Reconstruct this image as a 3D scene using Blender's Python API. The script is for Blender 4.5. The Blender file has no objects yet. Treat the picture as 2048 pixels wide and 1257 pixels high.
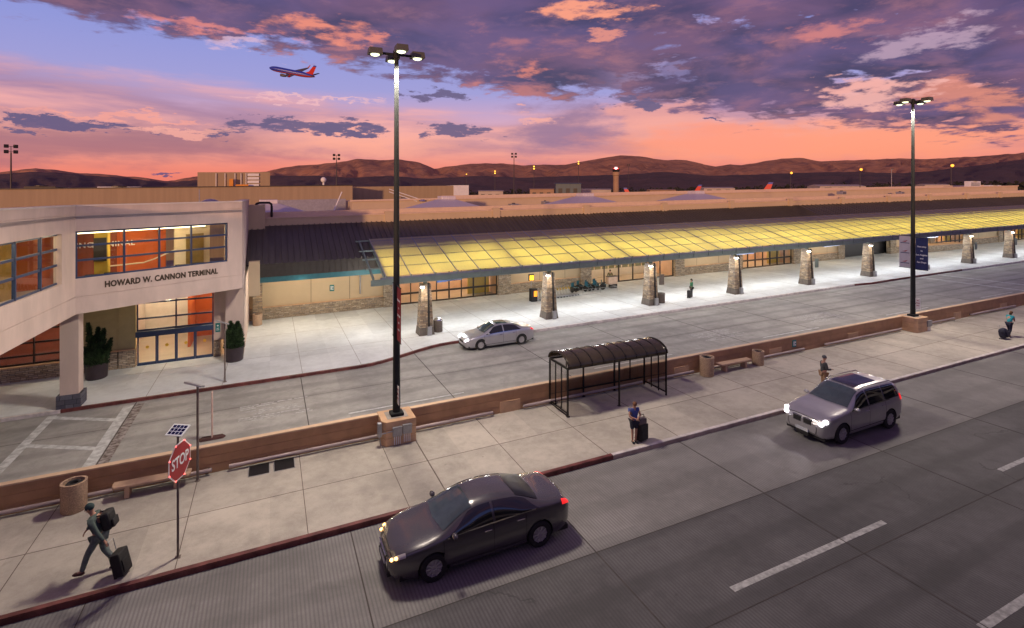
import bpy, math, random
import numpy as np
from mathutils import Vector, Matrix, Euler
random.seed(7)
R_ = math.radians
sc = bpy.context.scene
col = sc.collection

# ------------------------------------------------------------------ camera
YAW = math.atan(484 / 1060)
SA, CA = math.sin(YAW), math.cos(YAW)
CAMZ = 10.0
GR = 0.0168                       # the whole site climbs 1.7 % towards the right
cam_d = bpy.data.cameras.new("Camera")
cam_d.sensor_width = 36
cam_d.lens = 1060 / 2048 * 36
cam_d.shift_y = -(628.5 - 381.8) / 2048
cam_d.clip_start = 0.3
cam_d.clip_end = 30000
cam = bpy.data.objects.new("Camera", cam_d)
cam.location = (0, 0, CAMZ)
cam.rotation_euler = (math.pi / 2, 0, -YAW)
col.objects.link(cam)
sc.camera = cam

def g(x, y):                      # height of the sloping site
    return GR * (x * CA - y * SA)

def at(px, py, z=0.0):            # photo pixel -> site x, y at local height z
    h = 399 - GR * px
    d = (CAMZ - z) * 1060 / (py - h)
    l = (px - 1024) / 1060 * d
    return d * SA + l * CA, d * CA - l * SA

def far(px, py, d):               # photo pixel and depth -> true point (for far, level things)
    l = (px - 1024) / 1060 * d
    return d * SA + l * CA, d * CA - l * SA, CAMZ + (381.8 - py) * d / 1060

# ------------------------------------------------------------------ exposure
sc.view_settings.view_transform = 'Standard'
sc.view_settings.look = 'None'
sc.view_settings.exposure = 0.0
sc.view_settings.gamma = 1.0
sc.cycles.max_bounces = 7
sc.cycles.diffuse_bounces = 3
sc.cycles.glossy_bounces = 3
sc.cycles.transparent_max_bounces = 10
sc.cycles.sample_clamp_indirect = 6
sc.cycles.use_denoising = True
sc.cycles.use_light_tree = True

# ------------------------------------------------------------------ dusk sky
def lin(c):
    return tuple(((v / 255) / 12.92 if v / 255 <= .04045 else ((v / 255 + .055) / 1.055) ** 2.4) for v in c)

class NT:
    def __init__(s, tree):
        s.t = tree
    def n(s, typ, **kw):
        o = s.t.nodes.new(typ)
        for k, v in kw.items():
            setattr(o, k, v)
        return o
    def put(s, sock, v):
        if isinstance(v, bpy.types.NodeSocket):
            s.t.links.new(v, sock)
        else:
            if sock.type == 'RGBA' and len(v) == 3:
                v = (*v, 1)
            sock.default_value = v
    def m(s, op, a, b=0.0, c=0.0):
        o = s.n('ShaderNodeMath', operation=op)
        s.put(o.inputs[0], a); s.put(o.inputs[1], b); s.put(o.inputs[2], c)
        return o.outputs[0]
    def sm(s, x, a, b):
        o = s.n('ShaderNodeMapRange', interpolation_type='SMOOTHSTEP')
        s.put(o.inputs[0], x); s.put(o.inputs[1], a); s.put(o.inputs[2], b)
        return o.outputs[0]
    def mix(s, f, a, b, mode='MIX'):
        o = s.n('ShaderNodeMix', data_type='RGBA', blend_type=mode)
        s.put(o.inputs[0], f); s.put(o.inputs[6], a); s.put(o.inputs[7], b)
        return o.outputs[2]
    def vec(s, x, y, z=0.0):
        o = s.n('ShaderNodeCombineXYZ')
        s.put(o.inputs[0], x); s.put(o.inputs[1], y); s.put(o.inputs[2], z)
        return o.outputs[0]
    def noise(s, v, scale, detail=4, rough=.5, dist=0.0):
        o = s.n('ShaderNodeTexNoise')
        s.put(o.inputs['Vector'], v)
        o.inputs['Scale'].default_value = scale
        o.inputs['Detail'].default_value = detail
        o.inputs['Roughness'].default_value = rough
        o.inputs['Distortion'].default_value = dist
        return o.outputs['Fac']
    def curve(s, x, pts):
        o = s.n('ShaderNodeFloatCurve')
        c = o.mapping.curves[0]
        while len(c.points) < len(pts):
            c.points.new(.5, .5)
        for p, q in zip(c.points, pts):
            p.location = q
            p.handle_type = 'AUTO'
        o.mapping.update()
        s.put(o.inputs['Value'], x)
        return o.outputs[0]

world = bpy.data.worlds.new("World")
sc.world = world
world.use_nodes = True
wt = world.node_tree
wt.nodes.clear()
W = NT(wt)
tc = W.n('ShaderNodeTexCoord').outputs['Generated']
sep = W.n('ShaderNodeSeparateXYZ'); wt.links.new(tc, sep.inputs[0])
dx, dy, dz = sep.outputs
# compass direction measured from the terminal's outlook (radians) and elevation (radians)
azr = W.m('ARCTAN2', dx, dy)
az = W.m('SUBTRACT', azr, YAW)
el = W.m('ARCSINE', dz)
def AZ(px): return math.atan((px - 1024) / 1060)
def EL(py, px=1024): return math.atan((381.8 - py) / 1060 * math.cos(AZ(px)))
# cloud plane coordinates (real perspective of a flat deck)
den = W.m('ADD', W.m('MAXIMUM', dz, 0.0), .10)
cp = W.vec(W.m('DIVIDE', dx, den), W.m('DIVIDE', dy, den), 0)
wob = W.n('ShaderNodeTexNoise'); W.put(wob.inputs['Vector'], cp); wob.inputs['Scale'].default_value = .9; wob.inputs['Detail'].default_value = 3
vm = W.n('ShaderNodeVectorMath', operation='MULTIPLY_ADD')
W.put(vm.inputs[0], wob.outputs['Color']); vm.inputs[1].default_value = (.6, .6, 0); W.put(vm.inputs[2], cp)
cpw = vm.outputs[0]
ae = W.vec(W.m('MULTIPLY', az, 1.0), W.m('MULTIPLY', el, 3.2), .3)
n_deck = W.noise(cpw, 1.15, 9, .56)
n_fine = W.noise(cpw, 3.6, 8, .60)
n_lit = W.noise(cpw, .85, 7, .55, .3)
n_ae = W.noise(ae, 5.5, 9, .58, .15)
wb = W.n('ShaderNodeTexNoise'); W.put(wb.inputs['Vector'], ae); wb.inputs['Scale'].default_value = 13; wb.inputs['Detail'].default_value = 9; wb.inputs['Roughness'].default_value = .62
wbs = W.n('ShaderNodeSeparateColor'); W.put(wbs.inputs[0], wb.outputs['Color'])
azw = W.m('ADD', az, W.m('MULTIPLY', W.m('SUBTRACT', wbs.outputs[0], .5), .20))
elw = W.m('ADD', el, W.m('MULTIPLY', W.m('SUBTRACT', wbs.outputs[1], .5), .085))
n_b = W.noise(ae, 22, 8, .62)
n_streak = W.noise(W.vec(az, W.m('MULTIPLY', el, 7.0), 2.1), 3.2, 8, .55, .2)
aen = W.m('DIVIDE', W.m('ADD', az, 0.8), 1.6)
eln = W.m('DIVIDE', el, 0.40)
def naz(px): return (AZ(px) + .8) / 1.6
# clear sky gradient: salmon at the hills, mauve, then periwinkle
ramp = W.n('ShaderNodeValToRGB')
W.put(ramp.inputs[0], eln)
stops = [(0.0, (214, 112, 108)), (.10, (226, 128, 116)), (.20, (226, 154, 148)), (.32, (205, 160, 190)),
         (.45, (155, 152, 212)), (.62, (140, 146, 214)), (1.0, (112, 128, 205))]
el_ = ramp.color_ramp.elements
el_[0].position, el_[0].color = stops[0][0], (*lin(stops[0][1]), 1)
el_[1].position, el_[1].color = stops[-1][0], (*lin(stops[-1][1]), 1)
for p_, c_ in stops[1:-1]:
    e_ = el_.new(p_); e_.color = (*lin(c_), 1)
sky = ramp.outputs[0]
# thin high veil: mauve streaks with pink edges over the lower half
veil_top = W.curve(aen, [(0, .50), (naz(300), .46), (naz(800), .40), (naz(1000), .36), (naz(1300), .48), (1, .45)])
veil = W.sm(W.m('ADD', W.m('SUBTRACT', veil_top, eln), W.m('MULTIPLY', W.m('SUBTRACT', n_streak, .5), .32)), 0.0, .10)
veilcol = W.mix(W.sm(n_streak, .36, .64), lin((152, 112, 150)), lin((246, 168, 158)))
veilcol = W.mix(W.sm(eln, .02, .24), lin((240, 128, 108)), veilcol)
sky = W.mix(W.m('MULTIPLY', veil, .74), sky, veilcol)
# salmon glow low in the right half, mauve bank low left and centre
def blob(px, py, wx, wy, n=None, amp=.5, soft=.5):
    a = W.m('DIVIDE', W.m('SUBTRACT', azw, AZ(px)), wx / 1060)
    e = W.m('DIVIDE', W.m('SUBTRACT', elw, EL(py, px)), wy / 1060)
    r = W.m('SQRT', W.m('ADD', W.m('MULTIPLY', a, a), W.m('MULTIPLY', e, e)))
    if n is not None:
        r = W.m('ADD', r, W.m('MULTIPLY', W.m('SUBTRACT', n, .5), amp))
    return W.sm(r, 1.0, 1.0 - soft)
def lay(mask, c, f=1.0):
    global sky
    sky = W.mix(W.m('MULTIPLY', mask, f) if f != 1 else mask, sky, c)
lay(blob(60, 285, 420, 62, n_streak, 1.6, .8), lin((158, 104, 122)), .75)
lay(blob(1120, 262, 150, 80, n_ae, 1.6, .8), lin((140, 108, 148)), .85)
lay(blob(1640, 285, 560, 55, n_ae, .9, .8), lin((252, 152, 122)), .85)
lay(blob(1330, 232, 130, 44, n_ae, 1.8, .5), lin((240, 160, 150)), .7)
lay(blob(1450, 285, 150, 50, n_ae, 1.5, .7), lin((250, 150, 130)), .7)
lay(blob(720, 290, 260, 40, n_streak, 1.2, .9), lin((252, 168, 148)), .7)
lay(blob(1060, 238, 70, 12, n_ae, 1.4, .5), lin((245, 170, 160)), .8)
# the broken cloud deck above, edge running down from upper left to the right
edge = W.curve(aen, [(0, EL(-12, 0) / .4), (naz(120), EL(30, 120) / .4), (naz(260), EL(62, 260) / .4), (naz(480), EL(90, 480) / .4), (naz(700), EL(128, 700) / .4),
                     (naz(900), EL(168, 900) / .4), (naz(1060), EL(196, 1060) / .4), (naz(1200), EL(196, 1200) / .4),
                     (naz(1400), EL(224, 1400) / .4), (naz(1700), EL(248, 1700) / .4), (naz(2048), EL(272, 2048) / .4), (1, .2)])
over = W.m('SUBTRACT', eln, edge)
dens = W.m('ADD', W.m('ADD', over, W.m('MULTIPLY', W.m('SUBTRACT', n_fine, .5), .34)), W.m('MULTIPLY', W.m('SUBTRACT', n_b, .5), .16))
deck = W.sm(dens, -.01, .05)
gapreg = W.sm(az, AZ(1150), AZ(1500))
gap = W.sm(W.m('ADD', W.m('ADD', n_deck, W.m('MULTIPLY', W.m('SUBTRACT', n_fine, .5), .5)), W.m('MULTIPLY', W.m('SUBTRACT', n_b, .5), .2)), .385, .32)
deck = W.m('MULTIPLY', deck, W.m('SUBTRACT', 1.0, W.m('MULTIPLY', gap, gapreg)))
n_soft = W.noise(cpw, 1.7, 7, .52)
body = W.mix(W.sm(n_soft, .38, .62), lin((62, 52, 98)), lin((112, 78, 116)))
body = W.mix(W.m('MULTIPLY', W.sm(W.m('ADD', W.m('MULTIPLY', n_fine, .7), W.m('MULTIPLY', n_b, .3)), .48, .64), .6), body, lin((152, 102, 124)))
body = W.mix(W.m('MULTIPLY', W.sm(n_deck, .42, .60), .55), body, lin((98, 80, 134)))
leftw = W.sm(az, AZ(1350), AZ(700))
lit = W.sm(W.m('ADD', W.m('ADD', n_lit, W.m('MULTIPLY', W.m('SUBTRACT', n_fine, .5), .6)), W.m('MULTIPLY', W.m('SUBTRACT', n_b, .5), .2)), .55, .74)
litf = W.m('MULTIPLY', lit, W.m('ADD', .10, W.m('MULTIPLY', leftw, .72)))
body = W.mix(litf, body, lin((226, 130, 116)))
lay(deck, body)
# gaps in the deck show a paler, rosy sky behind
rim = W.m('MULTIPLY', W.m('MULTIPLY', W.sm(dens, .02, .12), gapreg), W.m('MULTIPLY', gap, W.sm(n_fine, .36, .6)))
lay(rim, lin((232, 180, 196)), .8)
# single sun-lit cloud heads
lay(blob(1180, 22, 125, 22, n_b, 2.2, .7), lin((250, 156, 126)), .95)
lay(blob(1200, 75, 40, 12, n_b, 2.2, .7), lin((236, 146, 128)), .8)
lay(blob(1060, 135, 34, 18, n_b, 2.2, .8), lin((222, 128, 116)), .8)
lay(blob(640, 58, 95, 24, n_b, 2.4, .9), lin((240, 140, 118)), .9)
lay(blob(410, 55, 120, 14, n_b, 2.4, .8), lin((228, 132, 126)), .8)
lay(blob(730, 82, 60, 18, n_b, 2.4, .8), lin((232, 134, 118)), .85)
lay(blob(1650, 60, 80, 22, n_b, 2.4, .8), lin((214, 126, 124)), .8)
lay(blob(1890, 185, 90, 30, n_b, 2.6, .8), lin((228, 140, 122)), .75)
lay(blob(1990, 205, 60, 30, n_b, 2.6, .8), lin((228, 140, 122)), .75)
lay(blob(1880, 75, 110, 24, n_b, 2.8, .6), lin((214, 178, 200)), .55)
lay(blob(1350, 140, 40, 22, n_b, 2.8, .6), lin((150, 140, 196)), .45)
lay(blob(1745, 190, 80, 24, n_b, 2.8, .6), lin((244, 178, 172)), .85)
lay(blob(1690, 178, 60, 16, n_b, 2.8, .6), lin((240, 170, 164)), .85)
# small violet clouds hanging below the deck
for q in [(620, 256, 150, 15), (530, 246, 60, 10), (700, 262, 90, 10), (905, 270, 76, 14), (130, 248, 105, 9), (175, 252, 50, 9),
          (865, 190, 48, 16), (440, 268, 34, 8), (70, 240, 80, 5), (1290, 208, 70, 16), (1430, 243, 22, 5), (330, 348, 30, 3)]:
    lay(blob(*q, n_b, 3.2, .4), lin((96, 82, 128)), .95)
lay(blob(230, 232, 150, 7, n_streak, 2.0, .5), lin((246, 160, 148)), .7)
lay(blob(340, 262, 90, 6, n_ae, 2.0, .5), lin((250, 172, 160)), .7)
lay(blob(600, 200, 180, 5, n_streak, 2.0, .6), lin((240, 184, 190)), .7)
lay(blob(470, 92, 70, 8, n_ae, 2.0, .6), lin((220, 180, 205)), .7)
# below the horizon: dim ground bounce
sky = W.mix(W.sm(dz, 0.0, -.03), sky, (.03, .025, .03))
# a real dusk sky term on top, sun just down behind the viewer
nish = W.n('ShaderNodeTexSky', sky_type='NISHITA')
nish.sun_disc = False
nish.sun_elevation = R_(1.0)
nish.sun_rotation = R_(200)
tot = W.mix(1.0, sky, W.mix(1.0, nish.outputs[0], (.03, .03, .03), 'MULTIPLY'), 'ADD')
bg = W.n('ShaderNodeBackground')
W.put(bg.inputs[0], tot)
bg.inputs[1].default_value = 1.0
wo = W.n('ShaderNodeOutputWorld')
wt.links.new(bg.outputs[0], wo.inputs[0])

# last red sun, very low, from behind and left of the viewer
sl = bpy.data.lights.new("sun", 'SUN')
sl.energy = 2.4
sl.angle = R_(2.0)
sl.color = (1.0, .56, .28)
so = bpy.data.objects.new("sun", sl)
to_sun = Vector((math.sin(R_(-140)) * math.cos(R_(5)), math.cos(R_(-140)) * math.cos(R_(5)), math.sin(R_(5))))
so.rotation_euler = to_sun.to_track_quat('Z', 'Y').to_euler()
so.location = (-50, -60, 60)
col.objects.link(so)

# ------------------------------------------------------------------ materials
MATS = {}
def mat(name, c, rough=.6, metal=0.0, var=0.12, scale=3.0, bump=0.0, bscale=None, emit=None, es=0.0, coat=0.0, c2=None, ax=(1, 1, 1)):
    if name in MATS:
        return MATS[name]
    m = bpy.data.materials.new(name)
    m.use_nodes = True
    t = m.node_tree
    b = t.nodes['Principled BSDF']
    T = NT(t)
    co = T.n('ShaderNodeTexCoord').outputs['Object']
    if ax != (1, 1, 1):
        v = T.n('ShaderNodeVectorMath', operation='MULTIPLY')
        T.put(v.inputs[0], co); v.inputs[1].default_value = ax
        co = v.outputs[0]
    n = T.noise(co, scale, 6, .6)
    lo = tuple(v * (1 - var) for v in c)
    hi = tuple(min(1, v * (1 + var)) for v in c) if c2 is None else c2
    T.put(b.inputs['Base Color'], T.mix(T.sm(n, .3, .7), lo, hi))
    b.inputs['Roughness'].default_value = rough
    b.inputs['Metallic'].default_value = metal
    if coat:
        b.inputs['Coat Weight'].default_value = coat
        b.inputs['Coat Roughness'].default_value = .04
    if bump:
        bn = T.n('ShaderNodeBump')
        bn.inputs['Strength'].default_value = bump
        bn.inputs['Distance'].default_value = .02
        T.put(bn.inputs['Height'], T.noise(co, bscale or scale * 8, 4, .6))
        t.links.new(bn.outputs[0], b.inputs['Normal'])
    if emit:
        b.inputs['Emission Color'].default_value = (*emit, 1)
        b.inputs['Emission Strength'].default_value = es
    m.diffuse_color = (*c, 1)
    MATS[name] = m
    return m

def concrete(name, c, joints=None, tine=0.0, dark=.7, stain=.35, jw=.012, crack=False, lanes=None):
    m = bpy.data.materials.new(name); m.use_nodes = True
    t = m.node_tree; b = t.nodes['Principled BSDF']; T = NT(t)
    geo = T.n('ShaderNodeTexCoord').outputs['Object']
    n1 = T.noise(geo, .35, 6, .62)
    n2 = T.noise(geo, 2.6, 6, .65)
    n3 = T.noise(geo, 28, 3, .6)
    f = T.m('ADD', T.m('MULTIPLY', n1, .55), T.m('ADD', T.m('MULTIPLY', n2, .3), T.m('MULTIPLY', n3, .15)))
    cc = T.mix(T.sm(f, .34, .64), tuple(v * dark for v in c), tuple(min(1, v * 1.12) for v in c))
    # slab to slab tone
    s = T.n('ShaderNodeSeparateXYZ'); T.put(s.inputs[0], geo)
    wn = T.n('ShaderNodeTexWhiteNoise')
    T.put(wn.inputs['Vector'], T.vec(T.m('FLOOR', T.m('DIVIDE', s.outputs[0], 3.33)), T.m('FLOOR', T.m('DIVIDE', T.m('SUBTRACT', s.outputs[1], 9.85), 3.15)), 0))
    cc = T.mix(1.0, cc, T.mix(wn.outputs[0], (.88, .88, .88), (1.06, 1.05, 1.04)), 'MULTIPLY')
    # stains and gum spots
    v = T.n('ShaderNodeTexVoronoi'); T.put(v.inputs['Vector'], geo); v.inputs['Scale'].default_value = .9
    spot = T.sm(v.outputs['Distance'], .05, .02)
    cc = T.mix(T.m('MULTIPLY', spot, .45), cc, tuple(x * .35 for x in c))
    st = T.sm(T.noise(geo, .8, 7, .7, .6), .56, .74)
    cc = T.mix(T.m('MULTIPLY', st, stain), cc, tuple(x * .45 for x in c))
    if lanes:
        bnd = T.m('COSINE', T.m('MULTIPLY', T.m('SUBTRACT', s.outputs[1], lanes[0]), 4 * math.pi / lanes[1]))
        bnd = T.m('MULTIPLY', T.sm(T.m('ADD', bnd, T.m('MULTIPLY', T.m('SUBTRACT', T.noise(T.vec(T.m('MULTIPLY', s.outputs[0], .25), s.outputs[1], 0), 1.4, 5, .65), .5), 2.2)), .0, 1.1), lanes[2])
        cc = T.mix(bnd, cc, tuple(x * .4 for x in c))
    if crack:
        vc = T.n('ShaderNodeTexVoronoi', feature='DISTANCE_TO_EDGE')
        wv = T.n('ShaderNodeTexNoise'); T.put(wv.inputs['Vector'], geo); wv.inputs['Scale'].default_value = 1.2; wv.inputs['Detail'].default_value = 6
        ad = T.n('ShaderNodeVectorMath', operation='MULTIPLY_ADD'); T.put(ad.inputs[0], wv.outputs['Color']); ad.inputs[1].default_value = (1.6, 1.6, 0); T.put(ad.inputs[2], geo)
        T.put(vc.inputs['Vector'], ad.outputs[0]); vc.inputs['Scale'].default_value = .13
        ck = T.m('MULTIPLY', T.sm(vc.outputs['Distance'], .006, .002), T.sm(T.noise(geo, .25, 2, .5), .56, .6))
        cc = T.mix(T.m('MULTIPLY', ck, .5), cc, tuple(x * .2 for x in c))
    T.put(b.inputs['Base Color'], cc)
    b.inputs['Roughness'].default_value = .78
    h = T.m('MULTIPLY', n3, .35)
    if tine:
        w = T.m('SINE', T.m('MULTIPLY', s.outputs[0], 2 * math.pi / tine))
        w = T.sm(T.m('ADD', w, T.m('MULTIPLY', T.m('SUBTRACT', n2, .5), 1.2)), -.2, .6)
        h = T.m('ADD', h, w)
        cc2 = T.mix(T.m('MULTIPLY', w, .42), cc, tuple(x * .38 for x in c))
        T.put(b.inputs['Base Color'], cc2)
    bn = T.n('ShaderNodeBump'); bn.inputs['Strength'].default_value = .25; bn.inputs['Distance'].default_value = .01
    T.put(bn.inputs['Height'], h); t.links.new(bn.outputs[0], b.inputs['Normal'])
    MATS[name] = m
    return m

def stone(name, cs, bw=.42, bh=.11, mortar=(.10, .085, .07), rough=.8):
    m = bpy.data.materials.new(name); m.use_nodes = True
    t = m.node_tree; b = t.nodes['Principled BSDF']; T = NT(t)
    geo = T.n('ShaderNodeTexCoord').outputs['Object']
    s = T.n('ShaderNodeSeparateXYZ'); T.put(s.inputs[0], geo)
    u = T.m('ADD', s.outputs[0], s.outputs[1])
    wob = T.noise(geo, 1.7, 2, .5)
    v = T.vec(T.m('ADD', u, T.m('MULTIPLY', wob, .25)), T.m('ADD', s.outputs[2], T.m('MULTIPLY', wob, .06)), 0)
    br = T.n('ShaderNodeTexBrick')
    T.put(br.inputs['Vector'], v)
    br.inputs['Scale'].default_value = 1
    br.inputs['Brick Width'].default_value = bw
    br.inputs['Row Height'].default_value = bh
    br.inputs['Mortar Size'].default_value = .011
    br.inputs['Color1'].default_value = (0, 0, 0, 1)
    br.inputs['Color2'].default_value = (1, 1, 1, 1)
    br.inputs['Mortar'].default_value = (.5, .5, .5, 1)
    br.offset = .37; br.squash = .7; br.squash_frequency = 3
    rp = T.n('ShaderNodeValToRGB'); T.put(rp.inputs[0], br.outputs['Color'])
    rp.color_ramp.elements[0].color = (*cs[0], 1)
    rp.color_ramp.elements[1].color = (*cs[-1], 1)
    for i, c in enumerate(cs[1:-1]):
        e = rp.color_ramp.elements.new((i + 1) / (len(cs) - 1)); e.color = (*c, 1)
    n = T.noise(geo, 9, 5, .65)
    cc = T.mix(T.sm(n, .3, .7), rp.outputs[0], (1.25, 1.2, 1.15), 'MULTIPLY')
    cc = T.mix(br.outputs['Fac'], cc, mortar)
    T.put(b.inputs['Base Color'], cc)
    b.inputs['Roughness'].default_value = rough
    bn = T.n('ShaderNodeBump'); bn.inputs['Strength'].default_value = .9; bn.inputs['Distance'].default_value = .03
    T.put(bn.inputs['Height'], T.m('SUBTRACT', T.m('MULTIPLY', n, .5), br.outputs['Fac']))
    t.links.new(bn.outputs[0], b.inputs['Normal'])
    MATS[name] = m
    return m

def glass(name, tint=(.75, .82, .85), gloss=.09):
    m = bpy.data.materials.new(name); m.use_nodes = True
    t = m.node_tree; t.nodes.clear(); T = NT(t)
    tr = T.n('ShaderNodeBsdfTransparent'); tr.inputs[0].default_value = (*tint, 1)
    gl = T.n('ShaderNodeBsdfGlossy'); gl.inputs['Roughness'].default_value = .02
    lw = T.n('ShaderNodeLayerWeight'); lw.inputs[0].default_value = .25
    mx = T.n('ShaderNodeMixShader')
    T.put(mx.inputs[0], T.m('ADD', gloss, T.m('MULTIPLY', lw.outputs['Fresnel'], .5)))
    t.links.new(tr.outputs[0], mx.inputs[1]); t.links.new(gl.outputs[0], mx.inputs[2])
    o = T.n('ShaderNodeOutputMaterial'); t.links.new(mx.outputs[0], o.inputs[0])
    MATS[name] = m
    return m

def emis(name, c, s):
    m = bpy.data.materials.new(name); m.use_nodes = True
    t = m.node_tree; b = t.nodes['Principled BSDF']
    b.inputs['Base Color'].default_value = (*c, 1)
    b.inputs['Emission Color'].default_value = (*c, 1)
    b.inputs['Emission Strength'].default_value = s
    MATS[name] = m
    return m

# ------------------------------------------------------------------ mesh builder
class MB:
    def __init__(s):
        s.v = []; s.f = []
    def add(s, vs, fs):
        b = len(s.v)
        s.v += [tuple(p) for p in vs]
        s.f += [tuple(b + i for i in f) for f in fs]
        return s
    def box(s, x0, x1, y0, y1, z0, z1):
        return s.add([(x0, y0, z0), (x1, y0, z0), (x1, y1, z0), (x0, y1, z0), (x0, y0, z1), (x1, y0, z1), (x1, y1, z1), (x0, y1, z1)],
                     [(0, 3, 2, 1), (4, 5, 6, 7), (0, 1, 5, 4), (1, 2, 6, 5), (2, 3, 7, 6), (3, 0, 4, 7)])
    def seg(s, a, b, z0, z1, t, off=0.0):
        """upright slab from a to b (xy), thickness t laid to the left of a->b, shifted by off"""
        a = Vector(a[:2]); b = Vector(b[:2]); d = (b - a).normalized(); n = Vector((-d.y, d.x))
        p = [a + n * off, b + n * off, b + n * (off + t), a + n * (off + t)]
        return s.prism([(q.x, q.y) for q in p], z0, z1)
    def prism(s, poly, z0, z1, top=None):
        n = len(poly); tp = top or poly
        vs = [(x, y, z0) for x, y in poly] + [(x, y, z1) for x, y in tp]
        fs = [tuple(reversed(range(n))), tuple(range(n, 2 * n))] + [(i, (i + 1) % n, n + (i + 1) % n, n + i) for i in range(n)]
        return s.add(vs, fs)
    def bar(s, a, b, w, h=None, up=(0, 0, 1)):
        a = Vector(a); b = Vector(b); h = h or w
        d = (b - a).normalized(); u = Vector(up)
        if abs(d.dot(u)) > .99: u = Vector((0, 1, 0))
        x = d.cross(u).normalized(); z = x.cross(d).normalized()
        vs = []
        for p in (a, b):
            for sx, sz in ((-1, -1), (1, -1), (1, 1), (-1, 1)):
                vs.append(p + x * (w / 2 * sx) + z * (h / 2 * sz))
        return s.add(vs, [(0, 1, 2, 3), (7, 6, 5, 4), (0, 4, 5, 1), (1, 5, 6, 2), (2, 6, 7, 3), (3, 7, 4, 0)])
    def tube(s, pts, r, n=8, cap=True):
        pts = [Vector(p) for p in pts]
        rs = r if isinstance(r, (list, tuple)) else [r] * len(pts)
        vs = []; fs = []
        for i, p in enumerate(pts):
            d = (pts[min(i + 1, len(pts) - 1)] - pts[max(i - 1, 0)]).normalized()
            u = Vector((0, 0, 1)) if abs(d.z) < .9 else Vector((0, 1, 0))
            x = d.cross(u).normalized(); y = x.cross(d).normalized()
            for k in range(n):
                a = 2 * math.pi * k / n
                vs.append(p + (x * math.cos(a) + y * math.sin(a)) * rs[i])
        for i in range(len(pts) - 1):
            for k in range(n):
                fs.append((i * n + k, i * n + (k + 1) % n, (i + 1) * n + (k + 1) % n, (i + 1) * n + k))
        if cap:
            fs.append(tuple(reversed(range(n)))); fs.append(tuple(range((len(pts) - 1) * n, len(pts) * n)))
        return s.add(vs, fs)
    def lathe(s, prof, n=24, c=(0, 0, 0), axis='z', cap=True):
        vs = []; fs = []
        for r, z in prof:
            for k in range(n):
                a = 2 * math.pi * k / n
                x, y = r * math.cos(a), r * math.sin(a)
                p = (x, y, z) if axis == 'z' else ((x, z, y) if axis == 'y' else (z, x, y))
                vs.append((p[0] + c[0], p[1] + c[1], p[2] + c[2]))
        for i in range(len(prof) - 1):
            for k in range(n):
                fs.append((i * n + k, i * n + (k + 1) % n, (i + 1) * n + (k + 1) % n, (i + 1) * n + k))
        if cap: fs.append(tuple(reversed(range(n)))); fs.append(tuple(range((len(prof) - 1) * n, len(prof) * n)))
        return s.add(vs, fs)
    def ball(s, c, r, n=12, sc_=(1, 1, 1)):
        pr = [(math.sin(math.pi * i / n) * r + 1e-4, -math.cos(math.pi * i / n) * r) for i in range(n + 1)]
        b = len(s.v)
        s.lathe(pr, n * 2)
        for i in range(b, len(s.v)):
            p = s.v[i]
            s.v[i] = (p[0] * sc_[0] + c[0], p[1] * sc_[1] + c[1], p[2] * sc_[2] + c[2])
        return s
    def grid(s, fn, nu, nv):
        vs = [fn(i / nu, j / nv) for j in range(nv + 1) for i in range(nu + 1)]
        fs = [(j * (nu + 1) + i, j * (nu + 1) + i + 1, (j + 1) * (nu + 1) + i + 1, (j + 1) * (nu + 1) + i) for j in range(nv) for i in range(nu)]
        return s.add(vs, fs)
    def build(s, name, m, parent=None, world=False, smooth=False, bevel=0.0, solid=0.0, kind=None, sub=0):
        me = bpy.data.meshes.new(name)
        vs = s.v
        if world:
            ox, oy, oz = root_loc(parent)
            vs = [(x - ox, y - oy, z + g(x, y) - oz) for x, y, z in vs]
        me.from_pydata(vs, [], s.f)
        me.materials.append(m)
        if smooth:
            me.shade_smooth()
            if smooth != 'all':
                try: me.set_sharp_from_angle(angle=R_(38))
                except Exception: pass
        o = bpy.data.objects.new(name, me)
        col.objects.link(o)
        if parent: o.parent = parent
        if bevel:
            b = o.modifiers.new('bevel', 'BEVEL'); b.width = bevel; b.segments = 2; b.limit_method = 'ANGLE'
        if solid:
            b = o.modifiers.new('solid', 'SOLIDIFY'); b.thickness = solid; b.offset = 0
        if sub:
            b = o.modifiers.new('sub', 'SUBSURF'); b.levels = sub; b.render_levels = sub
        if kind: o['kind'] = kind
        return o

def root_loc(p):
    x = y = z = 0
    while p is not None:
        x += p.location.x; y += p.location.y; z += p.location.z
        p = p.parent
    return x, y, z

def thing(name, label, cat, x=0, y=0, z=0, rz=0, group=None, true_z=False):
    o = bpy.data.objects.new(name, None)
    o.empty_display_size = .3
    o.location = (x, y, z if true_z else z + g(x, y))
    o.rotation_euler = (0, 0, rz)
    o['label'] = label; o['category'] = cat
    if group: o['group'] = group
    col.objects.link(o)
    return o

def dup(root, x, y, z=0, rz=0, label=None, true_z=False):
    def cp(o, par):
        c = o.copy(); col.objects.link(c); c.parent = par
        for ch in kids.get(o.name, []): cp(ch, c)
        return c
    kids = {}
    for q in [root] + list(root.children_recursive):
        kids[q.name] = list(q.children)
    r = cp(root, None)
    r.location = (x, y, z if true_z else z + g(x, y)); r.rotation_euler = (0, 0, rz)
    if label: r['label'] = label
    return r

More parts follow.
